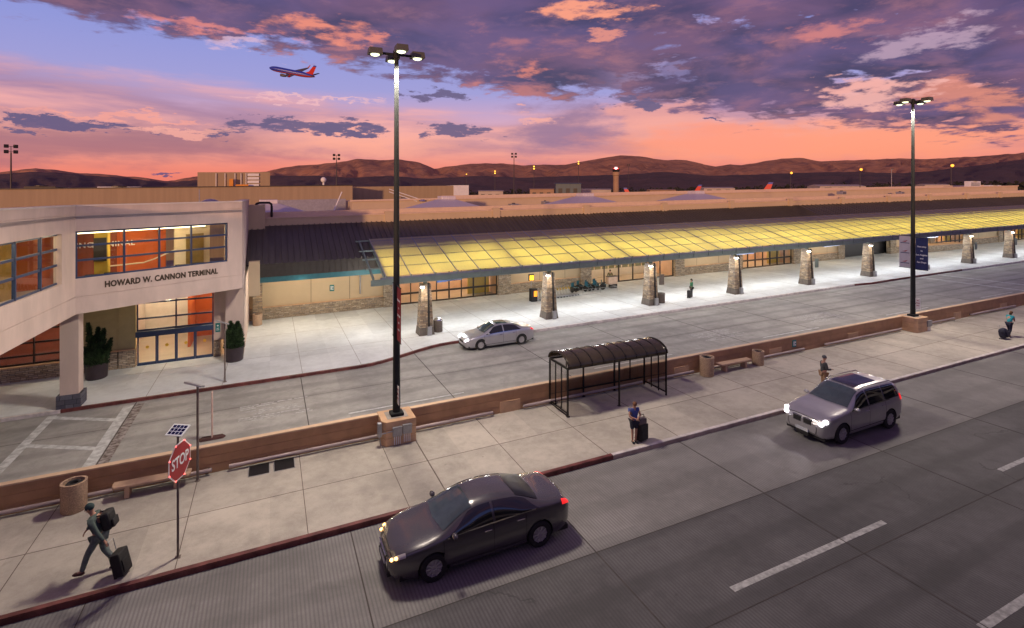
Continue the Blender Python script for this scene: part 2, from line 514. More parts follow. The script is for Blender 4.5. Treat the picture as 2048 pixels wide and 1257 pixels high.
def text(s, size, m, parent, loc, rot, ext=.01, name='lettering', align='LEFT', bold=.0, sx=1.0, space=1.0, fit=None):
    cu = bpy.data.curves.new('t', 'FONT'); cu.body = s; cu.size = size; cu.extrude = ext
    cu.align_x = align; cu.align_y = 'CENTER'; cu.offset = bold; cu.space_character = space
    cu.resolution_u = 3
    o = bpy.data.objects.new('t', cu); col.objects.link(o)
    dg = bpy.context.evaluated_depsgraph_get(); dg.update()
    me = bpy.data.meshes.new_from_object(o.evaluated_get(dg))
    bpy.data.objects.remove(o)
    me.materials.clear(); me.materials.append(m)
    r = bpy.data.objects.new(name, me); col.objects.link(r)
    if parent: r.parent = parent
    if fit:
        ws = [v.co.x for v in me.vertices]; sx = fit / (max(ws) - min(ws))
    r.location = loc; r.rotation_euler = rot; r.scale = (sx, 1, 1)
    return r

def point(x, y, z, w, c, r=.08, typ='POINT', name='lamp_light', spot=None, blend=.5, local=True, size=None, rot=None, size_y=None):
    l = bpy.data.lights.new(name, typ); l.energy = w; l.color = c
    if typ == 'AREA':
        l.size = size or .5
        if size_y: l.shape = 'RECTANGLE'; l.size_y = size_y
    else: l.shadow_soft_size = r
    if typ == 'SPOT': l.spot_size = spot; l.spot_blend = blend
    o = bpy.data.objects.new(name, l)
    o.location = (x, y, z + (g(x, y) if local else 0))
    if rot: o.rotation_euler = rot
    col.objects.link(o)
    return o
# ------------------------------------------------------------------ shared materials
M_isl = concrete('island_concrete', (.44, .40, .345))
M_term = concrete('terminal_concrete', (.60, .635, .65), dark=.85, stain=.22)
M_near = concrete('kerb_lane_concrete', (.225, .215, .212), tine=.095, stain=.45, lanes=(14.2, 3.6, .3))
M_drive = concrete('worn_dimmed_drive_lanes', (.12, .114, .12), tine=.095, stain=.5, crack=True, lanes=(11.0, 3.12, .55), dark=.6)  # tyre wear and darker asphalt, plus fading lamplight put into the colour
M_up = concrete('upper_road_concrete', (.34, .335, .315), stain=.45, lanes=(26.9, 3.2, .35))
M_air = mat('airfield', (.10, .085, .08), .9, var=.25, scale=.02, c2=(.17, .14, .12))
M_wallc = mat('tan_block_wall', (.42, .235, .125), .8, var=.14, scale=1.3, bump=.15)
M_pier = mat('tan_pier', (.60, .38, .22), .8, var=.12, scale=1.6, bump=.12)
M_cap = mat('tan_wall_cap', (.62, .44, .29), .8, var=.08)
M_redk = mat('red_kerb_paint', (.10, .018, .017), .6, var=.3, scale=2.0, c2=(.18, .05, .045), bump=.2)
M_whk = mat('white_kerb_paint', (.55, .50, .49), .6, var=.25, scale=2.5, bump=.1)
M_conk = mat('bare_kerb', (.40, .30, .26), .75, var=.2, scale=2.5)
M_paint = mat('road_paint', (.52, .54, .53), .65, var=.35, scale=4, c2=(.62, .64, .63))
M_paintold = mat('worn_road_paint', (.36, .36, .35), .7, var=.3, scale=7, c2=(.5, .5, .49))
M_stucco = mat('pink_stucco', (.56, .44, .38), .85, var=.09, scale=1.1, bump=.12, ax=(1, 1, .35))
M_tan = mat('tan_stucco', (.55, .43, .28), .85, var=.05, scale=.5, bump=.05)
M_tan2 = mat('tan_hall_cladding', (.36, .27, .165), .85, var=.07, scale=.4, ax=(6, 6, .3))
M_olive = mat('olive_stucco', (.48, .40, .20), .85, var=.05)
M_soff = mat('teal_band', (.03, .13, .15), .5, var=.1)
M_roof = mat('brown_seam_roof', (.10, .092, .078), .45, metal=.3, var=.14, scale=.7, ax=(3, .4, .4))
M_fasc = mat('brown_fascia', (.055, .048, .042), .5, metal=.3, var=.1)
M_green = mat('grey_green_steel', (.17, .22, .21), .5, metal=.2, var=.08)
M_blue = mat('navy_frame', (.03, .055, .13), .4, metal=.2, var=.08)
M_blk = mat('black_frame', (.012, .012, .014), .4, var=.1)
M_black = mat('matte_black', (.012, .011, .012), .7, var=.2)
M_or = mat('rust_orange_wall', (.55, .12, .03), .8, var=.1, scale=1.2)
M_or2 = mat('deep_red_wall', (.22, .05, .025), .8, var=.1)
M_cream = mat('cream_wall', (.72, .62, .48), .8, var=.04)
M_yel = mat('yellow_panel', (.62, .42, .05), .6, var=.05)
M_int = mat('interior_floor', (.42, .36, .30), .35, var=.12, scale=.6)
M_grey = mat('galvanised_grey', (.36, .36, .37), .45, metal=.5, var=.12, scale=6)
M_wht = mat('white_paint', (.75, .75, .74), .5, var=.05)
M_roofw = mat('lilac_roof_membrane', (.44, .40, .44), .7, var=.1, scale=.5)
M_pyr = mat('lilac_pyramid_roof', (.66, .62, .64), .5, metal=.2, var=.07, ax=(3, 3, .4))
M_st = stone('ledger_stone', [(.10, .075, .05), (.30, .22, .14), (.20, .155, .115), (.42, .33, .22), (.14, .12, .11), (.36, .25, .14)], bh=.105)
M_stw = stone('pale_ledger_stone', [(.22, .17, .12), (.42, .34, .25), (.30, .23, .16), (.52, .44, .33), (.26, .22, .19)], bw=.38, bh=.10)
M_slate = stone('dark_column_base', [(.05, .05, .075), (.10, .10, .13), (.07, .065, .085)], bw=.5, bh=.22, mortar=(.03, .03, .04))
M_gl = glass('window_glass')
M_gl2 = glass('door_glass', gloss=.05)
M_strip = emis('warm_light_strip', (1, .80, .48), 5.5)
M_lampw = emis('lamp_lens', (.95, 1, .62), 2.2)
M_lampk = emis('pillar_lamp_lens', (1, .86, .66), 40)
M_letter = mat('brown_letters', (.055, .035, .018), .5, var=.1)
M_teal = mat('teal_sign', (.01, .17, .17), .5, var=.1)
M_wlet = mat('white_letters', (.8, .8, .8), .6, var=.03)
M_blet = mat('dark_letters', (.03, .03, .035), .6, var=.05)
WARM = (1, .72, .40)

def structure(name, mb, m, **k):
    return mb.build(name, m, world=True, kind='structure', **k)

# ------------------------------------------------------------------ ground, roads, pavements
def gridsheet(x0, x1, y0, y1, z, nx=2, ny=2):
    return MB().grid(lambda u, v: (x0 + (x1 - x0) * u, y0 + (y1 - y0) * v, z), nx, ny)
structure('ground', gridsheet(-7000, 9000, -600, 9000, -.19, 4, 4), M_air)
YK = 16.52      # kerb line of the near road
structure('near_road', gridsheet(-60, 160, 12.5, YK, -.15), M_near)
structure('near_road', gridsheet(-60, 160, -5, 12.5, -.15), M_drive)
structure('upper_road', gridsheet(-60, 200, 22.05, 35.2, -.15), M_up)
isl = MB().box(-60, 200, YK + .16, 21.95, -.5, 0)
structure('island_pavement', isl, M_isl)
# terminal pavement, its kerb steps back at the lay-by
def kerb_path():
    pts = [(-60, 31.6), (4.6, 31.6)]
    for i in range(1, 9):
        t = i / 8; s = t * t * (3 - 2 * t)
        pts.append((4.6 + 6.4 * t, 31.6 + 2.15 * s))
    pts += [(53.5, 34.2), (56, 33.9), (60, 34.1), (71, 34.2), (200, 34.3)]
    return pts
KP = kerb_path()
pv = MB()
for (a, b), (c, d) in zip(KP, KP[1:]):
    pv.prism([(a, b + .16), (c, d + .16), (c, 62), (a, 62)], -.5, 0)
structure('terminal_pavement', pv, M_term)

def kerb_run(name, pts, side, m):
    mb = MB()
    for (a, b), (c, d) in zip(pts, pts[1:]):
        s = .16 * side
        mb.prism([(a, b), (c, d), (c, d + s), (a, b + s)] if side > 0 else [(a, b + s), (c, d + s), (c, d), (a, b)], -.5, .006)
    return structure(name, mb, m)
def cut(x0, x1):
    out = []
    def yat(x):
        for (a, b), (c, d) in zip(KP, KP[1:]):
            if a <= x <= c: return b + (d - b) * (x - a) / (c - a)
        return KP[-1][1]
    xs = [x0] + [p[0] for p in KP if x0 < p[0] < x1] + [x1]
    return [(x, yat(x)) for x in xs]
kerb_run('kerb', cut(-60, -9.0), 1, M_whk)
kerb_run('kerb', cut(-9.0, 11.6), 1, M_redk)
kerb_run('kerb', cut(11.6, 53.5), 1, M_whk)
kerb_run('kerb', cut(53.5, 73), 1, M_redk)
kerb_run('kerb', cut(73, 200), 1, M_whk)
for x0, x1, m in ((-60, 11.72, M_redk), (11.72, 200, M_whk)):
    structure('kerb', MB().box(x0, x1, YK, YK + .16, -.02, .006), m)
for x0, x1, m in ((-60, 11.72, M_redk), (11.72, 200, M_conk)):
    structure('kerb_face', MB().box(x0, x1, YK - .012, YK + .16, -.5, -.02), m)

# expansion joints, cut as thin dark strips
M_joint = mat('joint_filler', (.12, .09, .075), .9, var=.2)
M_jointd = mat('road_joint_filler', (.06, .05, .048), .9, var=.2)
jt = MB()
jx = [-16.3, -12.9, -9.6, -6.26, -2.32, 1.02, 4.03, 5.34, 8.24] + [8.24 + 3.36 * i for i in range(1, 40)]
for x in jx: jt.box(x - .011, x + .011, YK + .17, 21.9, 0, .004)
jt.box(5.34 - .02, 5.34 + .02, YK + .17, 21.0, 0, .005)
jt.box(-60, 150, 19.24, 19.262, 0, .0035)
structure('pavement_joints', jt, M_joint)
jt = MB()
for x in [-5.65, -2.3, 1.65, 4.85, 8.18] + [11.6 + 3.35 * i for i in range(30)]:
    y0 = cut(x, x + .001)[0][1] + .17
    jt.box(x - .013, x + .013, y0, 46.9 if x > -1 else 37.6, 0, .004)
jt.box(-8, 150, 36.1, 36.12, 0, .0035); jt.box(-1.5, 150, 41.4, 41.42, 0, .0035)
structure('pavement_joints', jt, mat('pale_joint', (.27, .26, .25), .9))
jt = MB()
for x in [-6.0, 1.55, 8.25, 14.9, 21.6, 28.3, 35, 41.7, 48.4, 55.1]:
    jt.box(x - .02, x + .02, 22.1, 31.55 if x < 5 else 33.7, -.15, -.145)
for y in (28.5,):
    jt.box(-60, 150, y - .01, y + .01, -.15, -.1465)
for x in [-4.2, 2.2, 8.3, 14.88, 21.2, 27.6, 34, 40.4, 46.8]:
    jt.box(x - .017, x + .017, -4, YK - .02, -.15, -.145)
for y in (3.2, 6.15, 9.25, 12.5):
    jt.box(-60, 150, y - .013, y + .013, -.15, -.1465)
structure('road_joints', jt, M_jointd)

# painted markings
def worn(mb, x0, x1, y0, y1, z=-.15):
    mb.box(x0, x1, y0, y1, z, z + .004)
mk = MB()
for i in range(8):
    x = 3.3 + 13.4 * i
    worn(mk, x, x + 5.6, 25.30, 25.41)
worn(mk, -4.6, .55, 24.72, 24.83)
structure('lane_marking', mk, M_paint)
mk = MB()
for x in (-28, -15.2, -2.4, 10.6, 23.4, 36.2): worn(mk, x, x + 6.2, 9.76, 9.94)
for x in (-11, 1.9, 14.75, 27.6): worn(mk, x, x + 5.5, 6.45, 6.65)
structure('lane_marking', mk, M_paintold)
mk = MB()
worn(mk, -9.4, -9.05, 24.4, 31.4); worn(mk, -6.45, -6.05, 22.3, 31.2)
for y in (24.4, 27.9, 30.9, 21.2):
    mk.prism([(-9.05, y + .32), (-9.05, y + .02), (-6.45, y - 1.45), (-6.45, y - 1.15)] if False else [(-9.05, y), (-6.45, y - 1.55), (-6.45, y - 1.22), (-9.05, y + .33)], -.15, -.1455)
structure('crosswalk_marking', mk, M_paint)
mk = MB()
worn(mk, -6.03, -5.62, 22.3, 31.3, -.15)
structure('crosswalk_edge_stain', mk, mat('brown_stain', (.16, .11, .09), .9, var=.5, scale=5, c2=(.36, .33, .31)))
# stretched lane letters, worn almost away
def lane_word(x0, y0, n, w, h):
    mb = MB()
    rnd = random.Random(int(x0))
    for k in range(n):
        y = y0 + k * (h + .12)
        for j in range(3):
            yy = y + j * h / 3
            a = 0
            while a < w:
                l = rnd.uniform(.35, .9)
                if rnd.random() < .8: worn(mb, x0 + a, x0 + a + l, yy, yy + h / 3 * .52)
                a += l + rnd.uniform(.04, .16)
    structure('lane_lettering', mb, M_paintold)
lane_word(-1.3, 26.5, 3, 2.6, .62)
lane_word(26.3, 26.4, 3, 3.0, .55)
lane_word(36.6, 26.4, 3, 3.4, .55)
structure('crosswalk_marking', MB().box(64, 64.35, 22.4, 34, -.15, -.1455).box(67.5, 67.85, 22.4, 34, -.15, -.1455), M_paint)

# ------------------------------------------------------------------ hills and far ground
RIDGE = [(-900, 350), (-400, 340), (-100, 346), (0, 345), (40, 340), (70, 337), (110, 340), (160, 347), (200, 348), (240, 352), (290, 356), (333, 363), (400, 352), (450, 348), (530, 344),
         (560, 337), (600, 331), (640, 329), (690, 323), (718, 318), (760, 321), (800, 319), (840, 326), (870, 338), (900, 333), (940, 328), (1000, 327), (1040, 331),
         (1070, 330), (1130, 330), (1190, 319), (1240, 311), (1280, 313), (1330, 321), (1370, 320), (1400, 327), (1430, 334), (1460, 329), (1480, 331), (1500, 328),
         (1560, 318), (1600, 316), (1640, 323), (1700, 321), (1760, 319), (1800, 317), (1850, 319), (1900, 316), (1960, 313), (2048, 306), (2300, 296), (2900, 310)]
def interp(tab, x):
    for (a, b), (c, d) in zip(tab, tab[1:]):
        if a <= x <= c:
            return b + (d - b) * (x - a) / (c - a)
    return tab[-1][1]
from mathutils import noise as mnoise
def hill_mesh(tab, d0, d1, nx, ny, x0, x1, amp, seed, foot=6.0):
    vs = []; fs = []
    for j in range(ny + 2):
        t = min(1.0, j / ny)
        for i in range(nx + 1):
            px = x0 + (x1 - x0) * i / nx
            yr = interp(tab, px) + mnoise.noise(Vector((px * .05, seed, 0))) * 1.2 + mnoise.noise(Vector((px * .17, seed, 3))) * .5
            yf = 399 - GR * px + foot
            d = d0 + (d1 - d0) * t ** 1.25
            q = Vector((px * .011, t * 2.6, seed))
            w = mnoise.noise(q * .8 + Vector((5, 1, 2))) * .35
            rdg = 1 - abs(mnoise.noise(Vector((px * .020 + w * 2.2, t * 1.9 + w, seed)))) * 2
            rdg2 = 1 - abs(mnoise.noise(Vector((px * .055 + w * 3, t * 4.5, seed + 9)))) * 2
            rdg3 = mnoise.fractal(Vector((px * .12, t * 12, seed + 4)), .8, 2.1, 4)
            y = yf + (yr - yf) * (t ** .85)
            y -= (rdg * .7 + rdg2 * .38 + rdg3 * .12 - .55) * amp * (t * (1 - t) * 4) ** .8
            x_, y_, z_ = far(px, y, d)
            if j == ny + 1:
                x_, y_, z_ = far(px, yr + 40, d * 1.15)
            vs.append((x_, y_, z_))
    n = nx + 1
    for j in range(ny + 1):
        for i in range(nx):
            fs.append((j * n + i, j * n + i + 1, (j + 1) * n + i + 1, (j + 1) * n + i))
    mb = MB(); mb.v = vs; mb.f = fs
    return mb
def hillmat(name, a, b, c):
    m = bpy.data.materials.new(name); m.use_nodes = True
    t = m.node_tree; bs = t.nodes['Principled BSDF']; T = NT(t)
    co = T.n('ShaderNodeTexCoord').outputs['Object']
    n1 = T.noise(co, .0022, 7, .62, .4); n2 = T.noise(co, .012, 6, .7)
    cc = T.mix(T.sm(n1, .38, .62), a, b)
    cc = T.mix(T.m('MULTIPLY', T.sm(n2, .36, .72), .7), cc, c)
    T.put(bs.inputs['Base Color'], cc); bs.inputs['Roughness'].default_value = .95
    bn = T.n('ShaderNodeBump'); bn.inputs['Strength'].default_value = 1; bn.inputs['Distance'].default_value = 18
    T.put(bn.inputs['Height'], T.noise(co, .010, 7, .65)); t.links.new(bn.outputs[0], bs.inputs['Normal'])
    return m
HM = hillmat('rusty_hillside', (.52, .23, .10), (.24, .105, .06), (.70, .36, .17))
HM2 = hillmat('shade_dark_hillside', (.075, .042, .040), (.13, .065, .052), (.045, .028, .028))  # shade of the lower slopes painted in as a darker rock colour
hm = hill_mesh(RIDGE, 2450, 5600, 520, 60, -900, 2900, 15, 2.0, foot=-4)
hm.build('hills', HM, kind='structure', smooth='all')
NEAR_L = [(-900, 352), (-100, 352), (0, 349), (60, 344), (120, 346), (180, 352), (250, 356), (333, 366), (400, 360), (450, 355), (540, 352), (640, 352), (700, 356), (780, 352), (850, 358), (960, 352), (1050, 356), (1150, 352),
          (1240, 350), (1330, 344), (1420, 352), (1500, 350), (1600, 346), (1700, 344), (1800, 347), (1860, 343), (1900, 337), (1960, 331), (2000, 325), (2048, 319), (2300, 312), (2900, 330)]
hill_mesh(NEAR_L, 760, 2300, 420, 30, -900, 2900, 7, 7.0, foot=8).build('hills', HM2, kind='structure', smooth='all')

# far-off belt of trees at the edge of the airfield
tb = MB(); rnd = random.Random(3)
for k in range(5200):
    px = rnd.uniform(-500, 2500)
    d = rnd.uniform(640, 740)
    hh = 9 + 6 * mnoise.noise(Vector((px * .02, 1, 1))) + rnd.uniform(-2, 2)
    x, y, _ = far(px, 380, d)
    z = g(x, y) - .2
    r = rnd.uniform(1.6, 3.4); hz = z + rnd.uniform(.15, 1) * max(3, hh)
    vs = []
    for q in range(3):
        a = rnd.uniform(0, 6.28)
        vs.append((x + r * math.cos(a), y + r * math.sin(a), hz + rnd.uniform(-r, r)))
    vs.append((x, y, hz + r * .8))
    tb.add(vs, [(0, 1, 2), (0, 1, 3), (1, 2, 3), (0, 2, 3)])
o = tb.build('tree_belt', mat('far_foliage', (.02, .022, .012), .9, var=.4, scale=.1), kind='stuff')
o['label'] = 'dark belt of trees along the far edge of the airfield'
o['category'] = 'trees'

# ------------------------------------------------------------------ parking garage under the viewpoint
gar = thing('parking_garage', 'concrete parking garage the view is taken from', 'garage', 30, -20, 0)
mb = MB()
for z in (2.6, 5.4, 8.2): mb.box(-75, 140, -45, .2, z, z + .3)
mb.build('deck', M_isl, gar, world=True)
mb = MB()
for x in range(-75, 141, 9): mb.box(x, x + .6, -.7, -.1, -.2, 2.6).box(x, x + .6, -.7, -.1, 2.9, 5.4).box(x, x + .6, -.7, -.1, 5.7, 8.2)
mb.build('column', M_isl, gar, world=True)['kind'] = 'stuff'
MB().box(-75, 140, .0, .2, 8.5, 9.2).box(-75, 140, .02, .2, 5.7, 6.4).box(-75, 140, .02, .2, 2.9, 3.6).box(-75, 140, -46, -45.8, -.2, 9.2).build('guard_wall', M_isl, gar, world=True)

# ------------------------------------------------------------------ entrance building (two storeys, bridge over the road)
ent = thing('entrance_building', 'two-storey pinkish terminal entrance wing with glazed upper floor and bridge over the road', 'building', -8.35, 31.3, 0)
A = (-8.35, 31.3); B = (-1.5, 35.2); Cc = (-9.2, 12.0); Cm = (-8.66, 24.3)
D = (-16.5, 12.0); E_ = (-16.0, 33.5)
ZR, ZL, ZS, ZG, ZB = 9.60, 8.42, 6.17, 5.30, 4.50
def lerp2(a, b, t): return (a[0] + (b[0] - a[0]) * t, a[1] + (b[1] - a[1]) * t)
wl = MB()
# solid bands of the facade, with 3 cm grooves between the pours
for P, Q in ((A, B), (Cc, A)):
    wl.seg(P, Q, ZL, 9.20, .45); wl.seg(P, Q, 9.23, ZR, .45); wl.seg(P, Q, 9.20, 9.23, .41, .03)
    wl.seg(P, Q, ZG + .03, ZS, .45); wl.seg(P, Q, ZG, ZG + .03, .41, .03); wl.seg(P, Q, ZB, ZG, .45)
# side wall toward the long wing
wl.box(-1.95, -1.5, 35.2, 46.4, ZB, ZR)
wl.box(-1.95, -1.5, 37.4, 46.4, 0, ZB)
wl.box(-16.5, -9.65, 11.6, 12.0, ZB, ZR)
wl.box(-16.9, -16.5, 11.6, 37.5, ZB, ZR)
wl.build('wall', M_stucco, ent, world=True)
# piers flanking the windows
fl = (Vector(B) - Vector(A)).length
def onAB(s, off=0.0):
    d = (Vector(B) - Vector(A)) / fl; n = Vector((-d.y, d.x))
    q = Vector(A) + d * s + n * off
    return (q.x, q.y)
def s_at(px):
    t = (px - 1024) / 1060
    rx, ry = SA + t * CA, CA - t * SA
    ex, ey = B[0] - A[0], B[1] - A[1]
    # A + s e = k r
    det = ex * (-ry) - ey * (-rx)
    s = ((-A[0]) * (-ry) - (-A[1]) * (-rx)) / det
    return s * fl
pw = MB()
s0 = s_at(152.5); s1 = s_at(456)
pw.seg(onAB(s1), B, ZS, ZL, .45)
pw.build('window_pier', M_stucco, ent, world=True); pw = MB()
pw.seg(A, onAB(s0 + .02), ZS, ZL, .3, .15)
pw.build('window_pier', M_stucco, ent, world=True); pw = MB()
yw1 = 29.75
pw.seg((-8.42, yw1), A, ZS, ZL, .3, .0)
pw.build('window_pier', M_stucco, ent, world=True)

# big pier at the right corner, down to the pavement
MB().prism([(-2.5, 37.05), (-1.5, 37.05), (-1.5, 37.95), (-2.5, 37.95)], 0, ZB).build('corner_pier', M_stucco, ent, world=True)
jv = MB()
for y in (29.2, 25.6, 22.0, 18.4): jv.box(-9.2, -8.3, y - .012, y + .012, ZB + .002, ZG).box(-9.2, -8.3, y - .012, y + .012, ZL, ZR - .002)
jq = onAB(.02, -.004)
for z0, z1 in ((ZB, ZS), (ZL, ZR)): jv.box(jq[0] - .012, jq[0] + .03, jq[1] - .02, jq[1] + .02, z0, z1)
# roof slab
MB().prism([Cc, A, B, (-1.95, 35.4), (-1.95, 46.4), (-30, 46.4), (-30, 36), (-16.5, 36), (-16.5, 12)], 9.0, 9.15).build('roof', M_roofw, ent, world=True)
cp_ = MB()
for P, Q in ((A, B), (Cc, A)): cp_.seg(P, Q, ZR, ZR + .07, .55, -.03)
cp_.box(-2.0, -1.47, 35.25, 46.4, ZR, ZR + .068)
cp_.build('coping', mat('pale_coping', (.62, .55, .5), .6, var=.05), ent, world=True)
# floor slab of the upper storey = soffit
MB().prism([(-9.6, 12.1), (-8.8, 31.2), (-1.95, 35.6), (-1.95, 46), (-30, 46), (-30, 36), (-16.4, 36), (-16.4, 12.1)], 4.55, 5.28).build('floor_slab', M_cream, ent, world=True)
# upper windows
def window_run(P0, P1, z0, z1, splits, rows, off, nm='window', fr=.07, m=M_blue, gl=M_gl, par=ent):
    """one framed window per run: frame with mullions, glass behind"""
    P0 = Vector(P0); P1 = Vector(P1); L = (P1 - P0).length; d = (P1 - P0) / L; n = Vector((-d.y, d.x))
    def pt(s, z, o): q = P0 + d * s + n * o; return (q.x, q.y, z)
    f = MB()
    for s in [fr / 2] + [x * L for x in splits] + [L - fr / 2]:
        w = fr * (1.5 if 0 < s < L else 1)
        f.bar(pt(s, z0, off), pt(s, z1, off), fr, .12, up=(n.x, n.y, 0))
    for z in [z0 + fr / 2] + [z0 + (z1 - z0) * r for r in rows] + [z1 - fr / 2]:
        f.bar(pt(fr, z, off), pt(L - fr, z, off), .055, .10)
    o = f.build(nm, m, par, world=True)
    a, b = pt(0.02, 0, off + .0), pt(L - .02, 0, off)
    MB().add([(a[0], a[1], z0 + .02), (b[0], b[1], z0 + .02), (b[0], b[1], z1 - .02), (a[0], a[1], z1 - .02)], [(0, 1, 2, 3)]).build('pane', gl, o, world=True)
    return o
sp = [(s_at(p) - s0) / (s1 - s0) for p in (250.6, 321, 384.8)]
window_run(onAB(s0), onAB(s1), ZS, ZL, sp, (.38, .69), .16)
def y_at(px, X=-8.5):
    t = (px - 1024) / 1060
    return X / (SA + t * CA) * (CA - t * SA)
ya, yb = 22.0, y_at(127.5)
window_run((-8.75, 12.4), (-8.76, 21.9), ZS, ZL, (.25, .5, .75), (.38, .69), .14)
window_run((-8.73, ya), (-8.46, yb), ZS, ZL, [(y_at(p) - ya) / (yb - ya) for p in (2, 44.5, 90)], (.38, .69), .14)
# upper room: orange back wall, cream bulkhead, light strip, yellow column, handrail
rm = MB()
rm.seg(onAB(-1.2, 4.6), onAB(5.6, 4.6), 5.29, 8.2, .1)
rm.build('back_wall', M_or, ent, world=True)
MB().seg(onAB(5.6, 3.4), onAB(7.6, 3.4), 5.29, 8.3, .1).build('lift_wall', M_cream, ent, world=True)
MB().seg(onAB(.3, 5.2), onAB(3.0, 5.2), 5.29, 8.2, .1, -.9).build('red_wall', M_or2, ent, world=True)
MB().prism([(-9.4, 12.2), (-8.9, 31.0), (-2.2, 35.0), (-2.0, 36), (-2, 44), (-16.4, 44), (-16.4, 12.2)], 8.42, 8.47).build('ceiling', M_cream, ent, world=True)
MB().prism([(-9.7, 12.2), (-9.2, 31.0), (-2.2, 35.4), (-2.0, 36), (-2, 44), (-16.4, 44), (-16.4, 12.2)], 5.285, 5.30).build('upper_floor', M_int, ent, world=True)
MB().seg((-13.6, 12.2), (-13.4, 30), 5.3, 8.42, .1).build('back_wall', M_or2, ent, world=True)
MB().seg((-12.2, 24.5), (-12.2, 29.5), 5.3, 7.6, .1).seg((-11.6, 30.2), (-11.0, 32.6), 5.3, 8.4, .2).build('partition', mat('ochre_wall', (.50, .33, .08), .8), ent, world=True)
st_ = MB()
st_.seg(onAB(s0 + .1, .55), onAB(s1 - 1.0, .55), 8.26, 8.41, .30)
st_.seg((-9.35, 20.0), (-9.1, 27.3), 8.26, 8.41, .25)
st_.seg((-9.1, 28.6), (-9.05, 29.6), 8.26, 8.41, .25)
st_.build('light_strip', M_strip, ent, world=True)
yc = onAB(s_at(232), 1.9)
MB().box(yc[0] - .28, yc[0] + .28, yc[1] - .25, yc[1] + .25, 5.3, 8.42).build('column', M_yel, ent, world=True)
nt = MB(); q = onAB(s_at(222), 1.5)
nt.box(q[0] - .27, q[0] + .27, q[1] - .03, q[1] + .03, 6.75, 7.95); nt.build('notice_board', M_fasc, ent, world=True)
hr = MB(); pts = []
for i in range(9):
    s = 2.2 + i * .45
    q = onAB(s, 3.2 + (.2 if i < 5 else 0)); pts.append((q[0], q[1], 6.25 + (0 if i < 4 else (i - 4) * .17)))
hr.tube(pts, .04, 6); hr.build('handrail', M_cream, ent, world=True)
cl_ = MB(); q = onAB(6.2, 3.3); w2 = onAB(7.2, 3.3)
cl_.seg(q, w2, 5.35, 7.7, .06); cl_.build('lift_door', mat('bronze_lift_door', (.30, .22, .08), .35, metal=.6), ent, world=True)
ang = math.atan2(B[1] - A[1], B[0] - A[0])
def ab_text(s, size, m, px, z, off, bold=0, space=1.0, ext=.01, px2=None):
    q = onAB(s_at(px), off)
    return text(s, size, m, ent, (q[0] - A[0], q[1] - A[1], z + g(*q) - ent.location.z), (math.pi / 2, 0, ang), ext, bold=bold, space=space, fit=(s_at(px2) - s_at(px)) if px2 else None)
ab_text("HOWARD W. CANNON TERMINAL", .41, M_letter, 209, 5.74, -.02, bold=.015, space=1.08, ext=.012, px2=435)
ab_text(". CANNON", .40, M_wlet, 150, 7.45, 3.9, bold=.006, space=1.12)
ab_text("TERMINAL", .40, M_wlet, 228, 7.45, 3.4, bold=.006, space=1.12)
text("W. CANNON", .34, emis('glow_gold_letters', (1, .62, .2), .9), ent, (-8.95 - A[0], 22.6 - A[1], 5.9), (math.pi / 2, 0, R_(88)), .008, bold=.008)  # glow put into the letters in place of a reflection in the glass
dl = MB()
for s_ in (1.2, 2.4, 3.6, 4.8, 6.0):
    for o_ in (1.6, 2.8):
        q = onAB(s_, o_); dl.lathe([(.10, 0), (.10, .02)], 12, (q[0], q[1], 8.395))
for y in (14, 17, 20, 23, 26, 29):
    for x in (-10.4, -12.0): dl.lathe([(.10, 0), (.10, .02)], 12, (x, y, 8.395))
dl.build('ceiling_lights', M_strip, ent, world=True)
sf = MB()
for s_ in (.9, 1.7, 5.0, 5.9):
    q = onAB(s_, 1.1); sf.box(q[0] - .3, q[0] + .3, q[1] - .3, q[1] + .3, 5.3, 5.75).box(q[0] - .3, q[0] + .3, q[1] + .2, q[1] + .3, 5.75, 6.15)
for y in (23.0, 24.2, 26.5): sf.box(-10.6, -10.0, y, y + .6, 5.3, 5.75).box(-10.7, -10.6, y, y + .6, 5.3, 6.15)
sf.build('lounge_seats', M_black, ent, world=True)
for s_, z_, w_ in ((1.6, 8.1, 150), (3.6, 8.1, 160), (5.4, 8.1, 110)):
    q = onAB(s_, 1.8)
    point(q[0], q[1], z_, w_, (1, .70, .36), .2, name='room_light')
for y_ in (15, 20, 25, 29):
    point(-11.0, y_, 8.0, 110, (1, .72, .42), .2, name='room_light')

# ground floor ----------------------------------------------------------
YD = 37.7
gw = MB()
gw.box(-10.0, -7.22, YD, YD + .3, 1.0, 4.54)
gw.box(-8.07, -8.02, YD - .03, YD, 1.08, 4.54)
gw.build('olive_wall', M_olive, ent, world=True)
MB().box(-3.17, -1.55, YD, YD + .3, 1.0, 4.54).build('side_wall', M_stucco, ent, world=True)
for q in ((-10.0, -8.08, YD - .14, YD + .3, 0, .97), (-8.02, -7.22, YD - .16, YD + .3, 0, 1.06), (-3.17, -2.8, YD - .14, YD + .3, 0, .97), (-30, -10.02, YD - .14, YD + .3, 0, .76)):
    MB().box(*q).build('stone_plinth', M_stw, ent, world=True)
MB().box(-30, -10.02, YD - .18, YD + .3, .76, .82).box(-10.0, -7.22, YD - .18, YD + .001, 1.02, 1.08).build('plinth_cap', M_pier, ent, world=True)
window_run((-30, YD), (-10.02, YD), .84, 4.54, (.10, .2, .3, .4, .5, .6, .7, .8, .905), (.13, .32, .52, .8), .1, m=M_blk)
